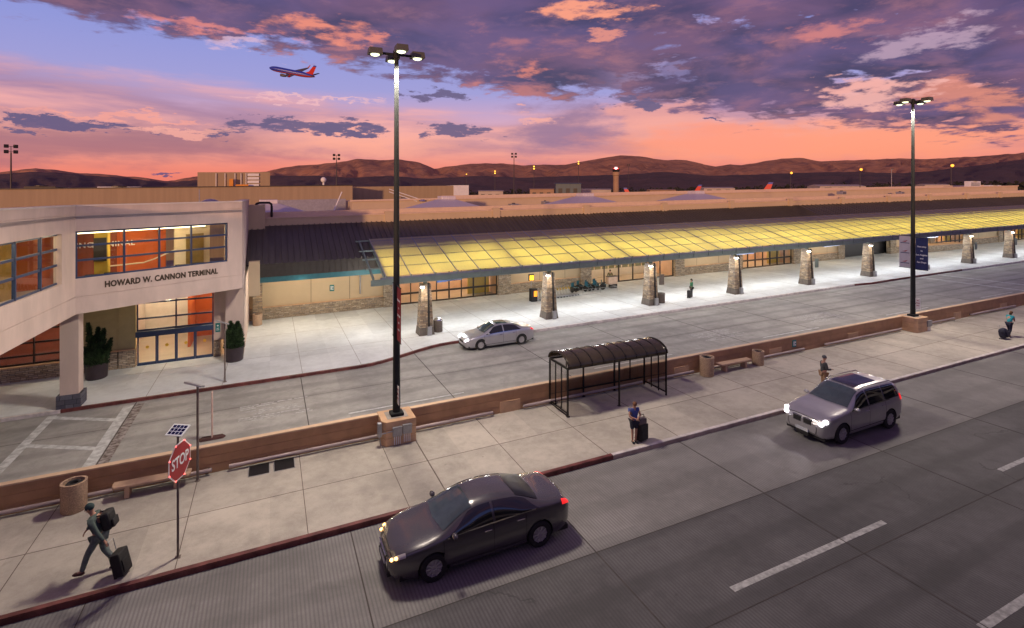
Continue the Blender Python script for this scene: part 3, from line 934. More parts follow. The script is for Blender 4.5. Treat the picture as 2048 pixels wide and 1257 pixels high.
# doors: transom lights over a sliding set
window_run((-7.18, YD), (-3.2, YD), 2.03, 4.54, (.5,), (.29, .66), .1, nm='transom_window', m=M_blue, gl=M_gl2)
hd = MB().box(-7.2, -3.19, YD - .18, YD + .14, 1.72, 2.03); hd.build('door_header', M_blue, ent, world=True)
for k in range(4):
    x0 = -7.15 + k * .99
    f = MB()
    f.box(x0, x0 + .07, YD + .02, YD + .10, .16, 1.72).box(x0 + .91, x0 + .98, YD + .02, YD + .10, .16, 1.72).box(x0, x0 + .98, YD + .02, YD + .10, .0, .16).box(x0 + .07, x0 + .91, YD + .02, YD + .10, 1.66, 1.72)
    dr = f.build('door', M_blue, ent, world=True)
    MB().add([(x0 + .07, YD + .06, .16), (x0 + .91, YD + .06, .16), (x0 + .91, YD + .06, 1.66), (x0 + .07, YD + .06, 1.66)], [(0, 1, 2, 3)]).build('pane', M_gl2, dr, world=True)
    MB().lathe([(.0, 0), (.09, 0), (.09, .006)], 16, (x0 + .5, YD + .045, 1.05), axis='y').build('sticker', M_yel, dr, world=True)
# lobby
MB().box(-30, -1.96, YD + .31, 46, -.03, .012).build('lobby_floor', M_int, ent, world=True)
MB().box(-4.9, -1.96, 43.6, 43.75, 0, 4.54).box(-4.95, -4.8, 40.8, 43.6, 0, 4.54).build('lobby_wall', M_or, ent, world=True)
MB().box(-30, -4.95, 45.8, 45.95, 0, 4.54).box(-8.4, -8.2, 40.5, 45.8, 0, 4.54).build('lobby_back_wall', mat('white_wall', (.75, .70, .66), .7, var=.05), ent, world=True)
MB().box(-14.5, -10.2, 41.0, 41.2, 0, 4.54).build('lobby_partition', M_or2, ent, world=True)
MB().box(-3.6, -2.6, 43.5, 43.59, 0, 2.5).build('lift_door', MATS['bronze_lift_door'], ent, world=True)
MB().box(-2.9, -2.5, 43.52, 43.6, 3.0, 3.2).build('exit_plate', M_wht, ent, world=True)
for x_, y_, w_ in ((-6.0, 40.2, 330), (-3.6, 41, 180), (-7, 44, 260), (-11.5, 39.4, 170), (-15, 39.4, 150), (-12.5, 43.5, 180)):
    point(x_, y_, 4.2, w_, (1, .74, .46), .25, name='lobby_light')
# restroom style plate beside the doors
s_ = thing('wall_sign', 'small teal sign on the pier right of the glazed entrance doors', 'sign', -2.96, YD - .03, 1.78)
MB().box(-.13, .13, -.02, .02, -.28, .28).build('plate', M_teal, s_)
MB().lathe([(0, 0), (.05, 0), (.05, .006)], 12, (0, -.03, .12), axis='y').box(-.08, .08, -.03, -.021, -.16, -.13).box(-.06, .06, -.03, -.021, -.06, -.03).build('symbol', M_wlet, s_)
# corner column with dark stone base
cc_ = thing('entrance_column', 'square pinkish column on a dark stone base under the entrance wing', 'column', -8.72, 32.15, 0)
MB().box(-.36, .36, -.36, .36, .62, 4.53).build('shaft', M_stucco, cc_)
MB().box(-.47, .47, -.47, .47, 0, .62).build('base', M_slate, cc_)
# dome vents on the roof
dv = thing('roof_dome', 'silver dome vent with a thin rod on the entrance wing roof', 'vent', -3.35, 37.5, 9.15)
MB().lathe([(.62, 0), (.62, .30), (.5, .5), (.25, .62), (.01, .66)], 20).build('dome', mat('silver_dome', (.55, .56, .6), .25, metal=.9), dv, smooth=True)
MB().tube([(-.6, .1, 0), (-.6, .1, 1.25)], .03, 6).build('rod', M_grey, dv)
# ------------------------------------------------------------------ long terminal wing
XL, XR = -1.5, 150.0
YW = 47.0
ter = thing('terminal_building', 'long single-storey tan terminal wing with brown seamed roof and stone plinth', 'building', 0, YW, 0)
# openings along the front: (x0, x1, kind)
OPEN = [(10.3, 19.9, 'dark'), (30.4, 41.6, 'glass'), (52.0, 61.0, 'dark'), (71.0, 81.2, 'shut'), (92.3, 101.0, 'dark'), (112, 124, 'dark')]
xs = [XL] + [v for o_ in OPEN for v in o_[:2]] + [XR]
wl = MB(); sb = MB(); pc = MB(); fin = MB()
for a, b in zip(xs[::2], xs[1::2]):
    wl.box(a, b, YW, YW + .3, .95, 4.6)
    MB().box(a, b, YW - .16, YW + .3, 0, .93).build('stone_plinth', M_stw, ter, world=True)
    MB().box(a, b, YW - .2, YW + .001, .93, 1.0).build('plinth_cap', M_pier, ter, world=True)
    if a > 0: MB().box(a, a + 1.3, YW - .32, YW - .161, 0, 4.4).build('stone_pilaster', M_stw, ter, world=True)
    MB().box(b - 1.3, b, YW - .32, YW - .161, 0, 4.4).build('stone_pilaster', M_stw, ter, world=True)
for a, b, k in OPEN: wl.box(a, b, YW, YW + .3, 3.6, 4.6)
wl.build('wall', M_tan, ter, world=True)
# wall joints
wj = MB()
for x in (3.1, 6.2, 24.5, 27.4, 45, 48.4, 64.5, 67.8, 85, 88.5, 105): wj.box(x - .015, x + .015, YW - .003, YW, 1.0, 4.6)
wj.build('wall_joint', M_fasc, ter, world=True)
# sloped roof with standing seams
YE, ZE, YP, ZP = 40.0, 5.25, 45.6, 7.55
rf = MB()
rf.add([(XL + .05, YE, ZE), (XR, YE, ZE), (XR, YP, ZP), (XL + .05, YP, ZP), (XL + .05, YE, ZE - .08), (XR, YE, ZE - .08), (XR, YP, ZP - .08), (XL + .05, YP, ZP - .08)],
       [(0, 1, 2, 3), (7, 6, 5, 4), (0, 4, 5, 1), (3, 2, 6, 7), (0, 3, 7, 4), (1, 5, 6, 2)])
n_s = 0; x = XL + .25
while x < XR:
    rf.bar((x, YE - .01, ZE + .03), (x, YP, ZP + .03), .06, .10)
    x += .41 if x < 60 else .82
rf.build('seam_roof', M_roof, ter, world=True)
fs = MB(); fs.box(XL + .3, XR, YE - .03, YE + .05, 4.36, ZE - .002)
x = XL + .45
while x < 12:
    fs.box(x, x + .05, YE - .075, YE - .03, 4.38, ZE - .02); x += .41
fs.build('fascia', M_fasc, ter, world=True)
MB().box(XL + .3, XR, YE + .02, YE + .16, 3.98, 4.357).build('eave_band', M_soff, ter, world=True)
MB().box(XL + .3, XR, YE + .17, YW, 4.40, 4.46).build('soffit', M_cream, ter, world=True)
# parapet with stepped bright coping and small blocks
MB().box(XL, XR, YP, YP + .5, 7.4, 8.13).build('parapet', M_tan, ter, world=True)
MB().box(XL + 1.0, XR, YP - .06, YP + .62, 8.13, 8.22).box(XL + 1.0, XR, YP + .62, YP + 1.0, 7.4, 8.60).build('coping', mat('pale_tan_coping', (.66, .50, .36), .7, var=.05), ter, world=True)
bk = MB()
for i in range(15):
    x = 9.25 + 9.93 * i
    MB().box(x - .36, x + .36, YP - .13, YP + .2, 7.50, 8.42).build('parapet_block', M_tan, ter, world=True)
MB().box(XL, -.35, YP - .5, YP + 2.5, 7.0, 9.22).build('end_block', M_tan, ter, world=True)
MB().box(XL, XR, YP + 1.0, 64, 7.55, 7.95).build('flat_roof', M_roofw, ter, world=True)
MB().box(XR, XR + .3, YE, 64, 0, 8).box(XL, XR, 62, 62.3, 0, 7.6).build('back_wall', M_tan, ter, world=True)
# downspout box and stone stub beside the entrance wing
MB().box(-1.28, -.62, 39.3, 39.9, 3.25, 5.55).build('downpipe_head', M_tan, ter, world=True)
MB().box(-1.22, -.55, 45.6, 46.7, 0, 4.3).build('stone_stub', M_st, ter, world=True)
MB().tube([(7.05, YW - .12, 1.35), (7.05, YW - .12, 4.4)], .06, 8).build('downpipe', M_grey, ter, world=True)
# entrances
fl_ = MB(); 
for a, b, k in OPEN:
    y2 = YW + 5.2
    if k == 'shut':
        MB().box(a, b, YW + .6, YW + .75, 0, 3.6).build('dark_shutter', M_blk, ter, world=True)
        continue
    fl_.box(a, b, YW + .01, y2, -.03, .013)
    MB().box(a, b, YW, y2, 3.62, 3.68).build('entrance_ceiling', M_cream, ter, world=True)
    MB().box(a, b, y2, y2 + .1, 0, 3.6).box(a - .1, a, YW + .3, y2, 0, 3.6).box(b, b + .1, YW + .3, y2, 0, 3.6).build('entrance_back_wall', mat('peach_wall', (.66, .44, .30), .8, var=.12, scale=.8), ter, world=True)
    n = int(round((b - a) / 1.25)) if k == 'dark' else 6
    fr = MB(); mm = M_blk
    for i in range(n + 1):
        x = a + (b - a) * i / n
        w = .07 if i % 2 else .11
        fr.box(x - w / 2, x + w / 2, YW + .05, YW + .2, 0, 3.6)
    zs = (.03, 3.55) + ((.12, 1.05) if k == 'dark' else ())
    fr.box(a, b, YW + .06, YW + .19, 0, .12)
    if k == 'dark': fr.box(a, b, YW + .06, YW + .19, .86, 1.02)
    fr.box(a, b, YW + .06, YW + .19, 2.25, 2.42)
    wd = fr.build('glazed_front', mm, ter, world=True)
    MB().add([(a, YW + .12, .1), (b, YW + .12, .1), (b, YW + .12, 3.6), (a, YW + .12, 3.6)], [(0, 1, 2, 3)]).build('pane', M_gl2, wd, world=True)
    if k == 'dark':
        MB().box(b - 2.4, b - .15, YW + 1.7, YW + 1.8, 0.02, 3.6).build('yellow_screen', M_yel, ter, world=True)
    for i in range(2):
        point(a + (b - a) * (.3 + .4 * i), YW + 2.6, 3.3, 300, (1, .66, .38), .3, name='entrance_light')
fl_.build('entrance_floor', M_int, ter, world=True)
# counter and row of green seats seen through the glass front
MB().box(31.5, 40.5, YW + 3.6, YW + 3.9, 0, 1.05).build('counter', M_cream, ter, world=True)
stt = MB()
for i in range(9): stt.box(32.1 + i * .93, 32.85 + i * .93, YW + 3.0, YW + 3.07, 1.0, 1.55)
stt.build('counter_panel', mat('olive_panel', (.22, .22, .10), .7), ter, world=True)
# small signs on the wall
def plate(x, z, label, w=.36, h=.52, n='wall_sign', y=YW - .03, m=M_teal):
    s = thing(n, label, 'sign', x, y, z)
    MB().box(-w / 2, w / 2, -.02, .02, -h / 2, h / 2).build('plate', m, s)
    MB().box(-w * .3, -w * .05, -.027, -.019, -h * .3, h * .32).box(.02, w * .33, -.027, -.019, h * .05, h * .3).box(.02, w * .33, -.027, -.019, -h * .3, -h * .1).build('symbol', M_wlet, s)
plate(4.75, 2.05, 'teal and white sign alone on the long tan wall, left of the grey downpipe')
plate(22.2, 2.5, 'teal sign on the tan wall between the yellow vestibule and the luggage cart stand')
plate(28.2, 2.6, 'teal sign above the row of wheelchairs')
plate(44.2, 2.7, 'teal sign on the tan wall right of the peach glazed lobby')
# hanging signs under the canopy
def hang(x, y, z, w, label, rz=0):
    s = thing('hanging_sign', label, 'sign', x, y, z, rz=rz)
    MB().box(-w / 2, w / 2, -.07, .07, -.3, .3).build('panel', M_blue, s)
    MB().box(-w / 2 + .25, w / 2 - .5, -.078, -.069, -.16, -.04).box(-w / 2 + .25, w / 2 - .9, -.078, -.069, .04, .16).build('lettering_bars', M_wlet, s)
    MB().tube([(-w / 3, 0, .3), (-w / 3, 0, 1.1)], .02, 6).tube([(w / 3, 0, .3), (w / 3, 0, 1.1)], .02, 6).build('hanger', M_grey, s)
hang(12.3, 38.4, 3.55, 2.2, 'dark blue sign hanging in front of the first vestibule', .25)
hang(24.9, 41.6, 3.55, 2.6, 'dark blue sign hanging over the luggage carts', .9)
hang(43.2, 38.8, 3.5, 3.4, 'dark blue sign hanging right of the third stone pillar', .1)
hang(57.0, 39.0, 3.5, 3.0, 'dark blue sign hanging between the fifth and sixth stone pillars', .1)
hang(76.0, 38.8, 3.5, 3.0, 'dark blue sign hanging left of the seventh stone pillar', .1)

# ------------------------------------------------------------------ yellow canopy
can = thing('canopy', 'long sloping canopy of yellow translucent panels on a grey-green steel beam', 'canopy', 7.0, 35.4, 0)
def cz(y): return 4.42 + (y - 35.4) * .305
YC0, YC1 = 35.4, 42.0
XC0, XC1 = 7.0, 130.0
pm = bpy.data.materials.new('translucent_canopy_panel'); pm.use_nodes = True
t_ = pm.node_tree; t_.nodes.clear(); T = NT(t_)
co = T.n('ShaderNodeTexCoord').outputs['Object']
nz = T.noise(co, 1.1, 6, .65); nf = T.noise(co, 14, 3, .6)
df = T.n('ShaderNodeBsdfDiffuse'); T.put(df.inputs[0], T.mix(nz, (.48, .46, .47), (.60, .57, .58)))
tl = T.n('ShaderNodeBsdfTranslucent')
sx_ = T.n('ShaderNodeSeparateXYZ'); T.put(sx_.inputs[0], co)
stk = T.noise(T.vec(T.m('MULTIPLY', sx_.outputs[0], 14), T.m('MULTIPLY', sx_.outputs[1], 1.2), 0), 1.0, 5, .7)
grime_shade = T.sm(T.m('COSINE', T.m('MULTIPLY', T.m('SUBTRACT', sx_.outputs[1], 1.55), 2 * math.pi / 1.53)), .86, 1.0)  # dirt specks and purlin shading, both put into the panel colour
tcol = T.mix(T.sm(nf, .3, .7), (.86, .62, .08), (.93, .70, .11))
tcol = T.mix(T.m('MULTIPLY', T.sm(stk, .45, .75), .3), tcol, (.55, .40, .08))
tcol = T.mix(T.m('MULTIPLY', T.m('MULTIPLY', grime_shade, T.sm(nf, .35, .6)), .6), tcol, (.18, .14, .06))
T.put(tl.inputs[0], tcol)
gs = T.n('ShaderNodeBsdfGlossy'); gs.inputs['Roughness'].default_value = .25
m1 = T.n('ShaderNodeMixShader'); m1.inputs[0].default_value = .68
t_.links.new(df.outputs[0], m1.inputs[1]); t_.links.new(tl.outputs[0], m1.inputs[2])
m2 = T.n('ShaderNodeMixShader'); m2.inputs[0].default_value = .07
t_.links.new(m1.outputs[0], m2.inputs[1]); t_.links.new(gs.outputs[0], m2.inputs[2])
o_ = T.n('ShaderNodeOutputMaterial'); t_.links.new(m2.outputs[0], o_.inputs[0])
rows = (YC0 + .05, 36.95, 38.5, 40.0, YC1)
step = 1.655
nb = int((XC1 - XC0) / step)
for i in range(nb):                     # one glazed bay per rafter spacing
    x0, x1 = XC0 + i * step + .03, XC0 + (i + 1) * step - .03
    mb = MB()
    for a, b in zip(rows, rows[1:]):
        mb.add([(x0, a + .02, cz(a)), (x1, a + .02, cz(a)), (x1, b - .02, cz(b)), (x0, b - .02, cz(b))], [(0, 1, 2, 3)])
    mb.build('panel', pm, can, world=True)
rb = MB()
for i in range(nb + 1):
    x = XC0 + i * step
    rb.bar((x, YC0, cz(YC0) - .01), (x, YC1, cz(YC1) - .01), .055, .07)
rb.build('glazing_bars', M_grey, can, world=True)
for i in range(0, nb + 1, 3):
    x = XC0 + i * step
    MB().bar((x, YC0 + .2, cz(YC0) - .22), (x, YC1, cz(YC1) - .22), .10, .26).build('rafter', M_green, can, world=True)
MB().bar((6.22, YC0 + .15, cz(YC0) - .16), (6.22, YC1, cz(YC1) - .16), .09, .2).build('rafter', M_green, can, world=True)
point(6.4, 38.0, 2.9, 220, (1, .93, .86), .3, name='canopy_fill_light')  # added fill light without a fixture, for the canopy's left end
for y in (36.95, 38.5, 40.0, YC1 - .1):
    MB().box(5.95, XC1, y - .05, y + .05, cz(y) - .15, cz(y) - .045).build('purlin', M_green, can, world=True)
bm_ = MB().box(6.0, XC1, YC0 - .12, YC0 + .02, 3.93, 4.27)
bm_.box(6.0, XC1, YC0 - .2, YC0 + .1, 3.90, 3.93)
for i in range(nb + 1): bm_.box(XC0 + i * step - .03, XC0 + i * step + .03, YC0 - .18, YC0 - .12, 4.05, 4.5)
bm_.build('front_beam', M_green, can, world=True)
MB().box(6.6, XC1, YC0 - .16, YC0 - .02, 4.275, 4.40).build('gutter', mat('grey_blue_gutter', (.20, .21, .27), .4, metal=.3), can, world=True)

# stone pillars with lamps
def pillar(x, y, label):
    p = thing('stone_pillar', label, 'pillar', x, y, 0, group='stone pillars carrying the canopy')
    MB().prism([(-.47, -.47), (.47, -.47), (.47, .47), (-.47, .47)], .55, 3.55, [(-.33, -.33), (.33, -.33), (.33, .33), (-.33, .33)]).build('shaft', M_st, p)
    MB().prism([(-.55, -.55), (.55, -.55), (.55, .55), (-.55, .55)], 0, .55, [(-.48, -.48), (.48, -.48), (.48, .48), (-.48, .48)]).build('base', M_slate2, p)
    MB().box(-.12, .12, -.12, .12, 3.55, 4.05).build('steel_stub', M_green, p)
    MB().bar((.13, -.545, .6), (.13, -.36, 3.6), .12, .06, up=(0, 1, 0)).build('conduit', M_black, p)
    MB().box(.0, .3, -.72, -.5, .02, .62).build('meter_box', M_grey, p)
    MB().box(-.46, -.2, -.62, -.36, 3.40, 3.50).build('lamp_housing', M_grey, p)
    MB().box(-.44, -.22, -.60, -.38, 3.35, 3.40).build('lamp_lens', M_lampk, p)
    return p
M_slate2 = mat('brown_pillar_base', (.12, .10, .085), .8, var=.2, bump=.2)
PX = [9.97 + 9.93 * i for i in range(13)]
ordn = ['first', 'second', 'third', 'fourth', 'fifth', 'sixth', 'seventh', 'eighth', 'ninth', 'tenth', 'eleventh', 'twelfth', 'thirteenth']
extra = {0: 'stone pillar nearest the entrance building, behind the tall lamp post and beside a dark bin', 1: 'second stone pillar from the left, in front of the luggage carts',
         2: 'third stone pillar from the left, with a small box bin against it'}
proto = None
for i, x in enumerate(PX):
    lb = extra.get(i, ordn[i] + ' tapered stone pillar from the left under the canopy')
    if proto is None: proto = pillar(x, 36.62, lb)
    else: dup(proto, x, 36.62, 0, 0, lb)
for i in range(12):
    x = PX[i]
    k = 1.0
    point(x - .33, 35.6, 3.1, 60 * k, (1, .88, .74), .1, name='pillar_lamp')
    for q in (1.7, 5.0, 8.3):
        point(x + q, 37.9, 2.75, 200 * k, (.95, .97, 1), .3, name='canopy_fill_light')  # unseen fill lights added mid-bay to brighten panels and floor
for x in (1.0, 4.6):
    point(x, 42.5, 4.1, 240, (1, .86, .68), .15, name='soffit_lamp')
for x in (24, 46, 66, 86): point(x, 45.5, 4.0, 160, (1, .80, .55), .15, name='soffit_lamp')
point(2.0, 39.7, 3.7, 14, (.75, 1, .9), .15, name='soffit_lamp')

# ------------------------------------------------------------------ buildings and roofs behind
def onY(px, py, Y):
    t = (px - 1024) / 1060; d = Y / (CA - t * SA); h = 399 - GR * px
    return d * (SA + t * CA), 10 - (py - h) * d / 1060
hall = thing('rear_hall', 'long windowless tan hall rising behind the terminal roof', 'building', 0, 70, 0)
xr = onY(705, 372, 70)[0]
mb = MB().box(-90, xr, 70, 95, 0, 11.0); mb.build('wall', M_tan2, hall, world=True)
MB().box(-90, xr, 69.9, 70.1, 10.98, 11.08).build('roof_edge', M_fasc, hall, world=True)
hall2 = thing('rear_hall', 'lower tan hall with a white right end behind the terminal roof', 'building', 20, 76, 0)
xa = onY(907, 372, 76)[0]; xb = onY(937, 372, 76)[0]
MB().box(xr, xa, 76, 98, 0, 10.9).build('wall', M_tan2, hall2, world=True)
MB().box(xa, xb, 75.9, 98, 0, 10.95).build('white_end', M_wht, hall2, world=True)
pent = thing('roof_plant_room', 'tan roof-top plant room with louvres and an orange rack', 'plant room', -6, 84, 11)
pa, pb = onY(395, 347, 84)[0], onY(540, 347, 84)[0]
MB().box(pa, pb, 84, 92, 10.9, 13.25).build('wall', M_tan2, pent, world=True)
mb = MB()
for i in range(4): mb.box(onY(495, 0, 84)[0], onY(518, 0, 84)[0], 83.8, 84, 11.2 + i * .5, 11.55 + i * .5)
mb.build('louvre', M_wht, pent, world=True)
mb = MB()
for p in (432, 450, 470, 482, 492): x = onY(p, 0, 83.8)[0]; mb.tube([(x, 83.8, 11), (x, 83.8, 13.1)], .05, 6)
mb.build('pipe', M_wht, pent, world=True)
mb = MB(); x = onY(458, 0, 83)[0]
mb.box(x, x + .5, 83, 83.5, 11, 12.3).box(x + .8, x + 2.4, 83, 83.5, 11, 11.5); mb.build('rack', mat('orange_paint', (.7, .28, .03), .5), pent, world=True)
# middle roof building with lit coping lines
mid = thing('middle_roof_block', 'long low tan block with pale coping between the terminal parapet and the halls', 'building', 20, 58, 8)
x0 = onY(704, 400, 60)[0]
MB().box(x0, 150, 60, 69.5, 7, 9.1).build('wall', M_tan, mid, world=True)
MB().box(x0 - .2, 150, 59.8, 60.2, 9.1, 9.28).box(x0 + 12, 150, 66, 66.4, 9.0, 9.5).build('coping', MATS['pale_tan_coping'], mid, world=True)
MB().box(x0, 150, 60.3, 65.9, 9.1, 9.14).build('roof', M_roofw, mid, world=True)
MB().box(-2, x0, 58, 69.8, 7.9, 8.05).build('lower_roof', M_roofw, mid, world=True)
MB().box(-1, x0 - .3, 62.9, 63.2, 8.0, 9.4).build('screen_wall', M_grey, mid, world=True)
# pyramid skylights
pyl = ['large lilac pyramid roof next to the entrance wing, partly hidden', 'lilac pyramid roof right of the tall near lamp post', 'lilac pyramid roof in front of the grey-green shed', 'lilac pyramid roof near the second aircraft tail', 'lilac pyramid roof far along, near the right end']
for i, p in enumerate((537, 893, 1170, 1392)):
    x, _ = onY(p, 395, 53)
    t = thing('pyramid_roof', pyl[i], 'skylight', x, 53, 7.95, group='pyramid roofs along the terminal')
    w = 4.4
    MB().prism([(-w, -w), (w, -w), (w, w), (-w, w)], 0, 1.25, [(-.8, -.8), (.8, -.8), (.8, .8), (-.8, .8)]).build('roof', M_pyr, t)
    MB().box(-.75, .75, -.75, .75, 1.25, 1.6).build('cap', M_pyr, t, bevel=.03)
# roof clutter
def unit(px, py, Y, w, h, label, m=M_grey, cat='roof unit', n='roof_unit'):
    x, z = onY(px, py, Y)
    t = thing(n, label, cat, x, Y, z - h)
    MB().box(-w / 2, w / 2, -.5, .5, 0, h).build('cabinet', m, t, bevel=.03)
    MB().lathe([(w * .22, 0), (w * .22, .1), (.02, .12)], 12, (0, 0, h)).build('fan', M_fasc, t)
    mb = MB()
    for k in range(4): mb.box(-w * .4, w * .4, -.53, -.5, h * (.2 + k * .17), h * (.28 + k * .17))
    mb.build('grille', M_fasc, t)
    return t
unit(807, 397, 63.5, 1.4, .7, 'small silver roof unit behind the tall near lamp post')
unit(1027, 408, 58, 1.0, .5, 'small dark and silver unit on the low tan block')
unit(1090, 403, 58, .6, .7, 'narrow gooseneck unit on the low tan block')
unit(1683, 383, 56, 1.0, .5, 'shiny unit on the roof just right of the third aircraft tail', M_grey)
unit(1800, 384, 57, .9, .6, 'shiny unit on the roof left of the far lamp post', M_grey)
unit(1945, 363, 62, 4.2, 1.5, 'tall white plant box on the roof at far right', M_wht)
unit(1985, 371, 62, 5.0, 1.0, 'long white duct box on the roof at far right', M_wht)
unit(1900, 375, 63, 5.0, .8, 'wide grey cooling unit on the roof left of the white plant box', M_grey)
unit(83, 373, 82, 3.0, .7, 'dark unit on the hall roof behind the left floodlight mast', M_fasc)
unit(120, 376, 84, 3.4, .5, 'pale flat unit on the hall roof at left', M_wht)
unit(240, 374, 84, 4.6, .5, 'pale flat unit with dark vents on the hall roof', M_wht)
unit(637, 372, 76, 3.6, .3, 'thin white unit on the hall roof near the antenna', M_wht)
# black pipe bent over the parapet
bp = thing('bent_pipe', 'black pipe bent over the roof edge beside the entrance wing', 'pipe', -.2, 45.9, 8.15)
MB().tube([(-.85, .2, .95), (-.75, .2, 1.15), (-.55, .2, 1.22), (.15, .2, 1.22), (.3, .2, 1.1), (.32, .2, .9), (.32, .2, 0)], .09, 8).build('pipe', M_black, bp, smooth=True)
ro = thing('roof_davit', 'thin pale davit arms standing on the roof beside the pyramid', 'davit', 6.2, 60, 8.0)
MB().tube([(0, 0, 0), (.9, 0, 2.2)], .06, 6).tube([(6.0, 0, 2.5), (9.6, 0, 1.3)], .05, 6).tube([(6.0, 0, 2.2), (9.2, 0, 1.1)], .05, 6).build('arm', M_wht, ro)
MB().lathe([(.45, 0), (.35, .2), (.05, .3)], 12, (9.8, 0, 1.1)).build('dome', MATS['silver_dome'], ro)
# radome ball on the hall
an = thing('radome', 'small white ball antenna on the hall roof', 'antenna', *(onY(647, 0, 78)[0], 78), 11)
MB().tube([(0, 0, 0), (0, 0, .6)], .12, 8).build('mast', M_wht, an)
MB().ball((0, 0, .95), .38, 8).build('ball', M_wht, an, smooth='all')

# ---- far sheds, hangar and tower
def shed(px0, px1, py, d, h, label, m, roofm=None, low=380):
    x0, y0, z0 = far(px0, py, d); x1, y1, _ = far(px1, py, d)
    t = thing('airfield_shed', label, 'building', x0, y0, z0, true_z=True)
    dx_, dy_ = x1 - x0, y1 - y0
    L = math.hypot(dx_, dy_); t.rotation_euler = (0, 0, math.atan2(dy_, dx_))
    MB().box(0, L, 0, L * .5, -12, 0).build('wall', m, t)
    rf_ = MB(); k = L * .04
    rf_.add([(-.3, -.3, 0), (L + .3, -.3, 0), (L + .3, L * .5, 0), (-.3, L * .5, 0), (-.3, L * .25, k), (L + .3, L * .25, k)], [(0, 1, 5, 4), (2, 3, 4, 5), (0, 4, 3), (1, 2, 5)])
    rf_.build('roof', roofm or m, t)
    for q in range(3): MB().box(L * (.1 + .3 * q), L * (.25 + .3 * q), -.12, 0, -h, -h * .35).build('door', M_fasc, t)
    return t
M_shedw = mat('pale_shed', (.45, .38, .32), .7, var=.1, scale=.2)
M_shedb = mat('tan_shed', (.36, .23, .14), .8, var=.1, scale=.2)
M_shedg = mat('grey_green_shed', (.10, .13, .14), .6, var=.1, scale=.4, ax=(3, 3, .2))
shed(957, 1006, 383, 260, 4, 'pale shed with a low gable roof behind the white-ended hall', M_shedw)
shed(1060, 1108, 379, 240, 4, 'tan flat shed left of the grey-green shed', M_shedb)
shed(1112, 1162, 368, 200, 5, 'grey-green corrugated shed in the middle distance', M_shedg)
shed(1166, 1222, 380, 230, 4, 'pale curved-roof shed left of the control tower', M_shedw)
shed(1408, 1470, 377, 560, 4, 'long pale shed beyond the runway, left of centre', M_shedw)
shed(1640, 1732, 373, 560, 4, 'long pale shed beyond the runway behind the orange street lamps', M_shedw)
shed(1850, 1900, 370, 600, 4, 'pale shed beyond the runway right of the far lamp post', M_shedw)
shed(1300, 1352, 381, 300, 3, 'low brown shed right of the control tower', M_shedb)
tx, ty, tz = far(1232, 341, 300)
tw = thing('control_tower', 'tan control tower with a dark cab and red and white beacon', 'tower', tx, ty, g(tx, ty))
H_ = tz - g(tx, ty)
MB().lathe([(1.6, 0), (1.6, H_ - 4.2)], 12).build('shaft', M_shedb, tw)
MB().lathe([(1.6, H_ - 4.2), (2.0, H_ - 3.8), (2.0, H_ - 2.0)], 12).build('collar', M_shedb, tw)
MB().lathe([(1.9, H_ - 2.0), (2.1, H_ - .4), (1.8, H_ - .3)], 8).build('cab', M_blk, tw)
MB().ball((0, 0, H_ + .2), .55, 6).build('beacon', emis('beacon_white', (1, .75, .75), 12), tw)
MB().ball((-1.1, 0, H_ + .0), .3, 6).ball((1.1, 0, H_ + .0), .3, 6).build('red_lamp', emis('beacon_red', (1, .05, .04), 8), tw)
# floodlight masts
M_sod = emis('sodium_lamp', (1, .52, .06), 2.6)
M_sod2 = emis('orange_street_lamp', (1, .34, .04), 2.6)
M_mast = mat('dark_mast', (.06, .05, .05), .6)
def mast(px, py, d, lit, label, hs=1.0):
    x, y, z = far(px, py, d); gz = g(x, y)
    t = thing('floodlight_mast', label, 'mast', x, y, 0, group='floodlight masts on the apron', rz=-math.atan2(x, y))
    z -= gz
    MB().tube([(0, 0, -2), (0, 0, z - .2)], [.32 * hs, .14 * hs], 8).build('pole', M_mast, t)
    MB().box(-.9 * hs, .9 * hs, -.1, .1, z - .05, z + .05).box(-.9 * hs, .9 * hs, -.1, .1, z + 1.25 * hs, z + 1.35 * hs).box(-.07, .07, -.1, .1, z - .5, z + 1.3 * hs).build('cross_arm', M_mast, t)
    if lit == 0:
        for sx in (-1, 1):
            for sz in (0, 1):
                q = MB().box(-.45 * hs, .45 * hs, -.3 * hs, .3 * hs, -.42 * hs, .42 * hs)
                o = q.build('floodlight', M_black, t, bevel=.1 * hs); o.location = (sx * .85 * hs, 0, z + sz * 1.35 * hs)
    else:
        for sz in range(lit):
            o = MB().ball((0, -.3, 0), .46 * hs, 6, (1, .6, .9)).build('floodlight', M_sod, t); o.location = (0, 0, z + sz * 1.35 * hs)
    return t
mast(22, 304, 130, 0, 'unlit four-headed floodlight mast at the far left', 1.0)
mast(673, 318, 185, 0, 'unlit four-headed floodlight mast left of the tall near lamp post', .95)
mast(1028, 314, 230, 0, 'unlit four-headed floodlight mast right of the tall near lamp post', .95)
mast(933, 349, 420, 1, 'short mast with a single yellow lamp above the white-ended hall', .9)
mast(990, 347, 330, 2, 'mast with two stacked yellow lamps, left of the unlit mast', .95)
mast(1068, 338, 300, 2, 'mast with two stacked yellow lamps, right of the unlit mast', .95)
mast(1157, 328, 280, 2, 'mast with two stacked yellow lamps above the grey-green shed', .8)
mast(1257, 332, 330, 0, 'dark mast right of the control tower', .6)
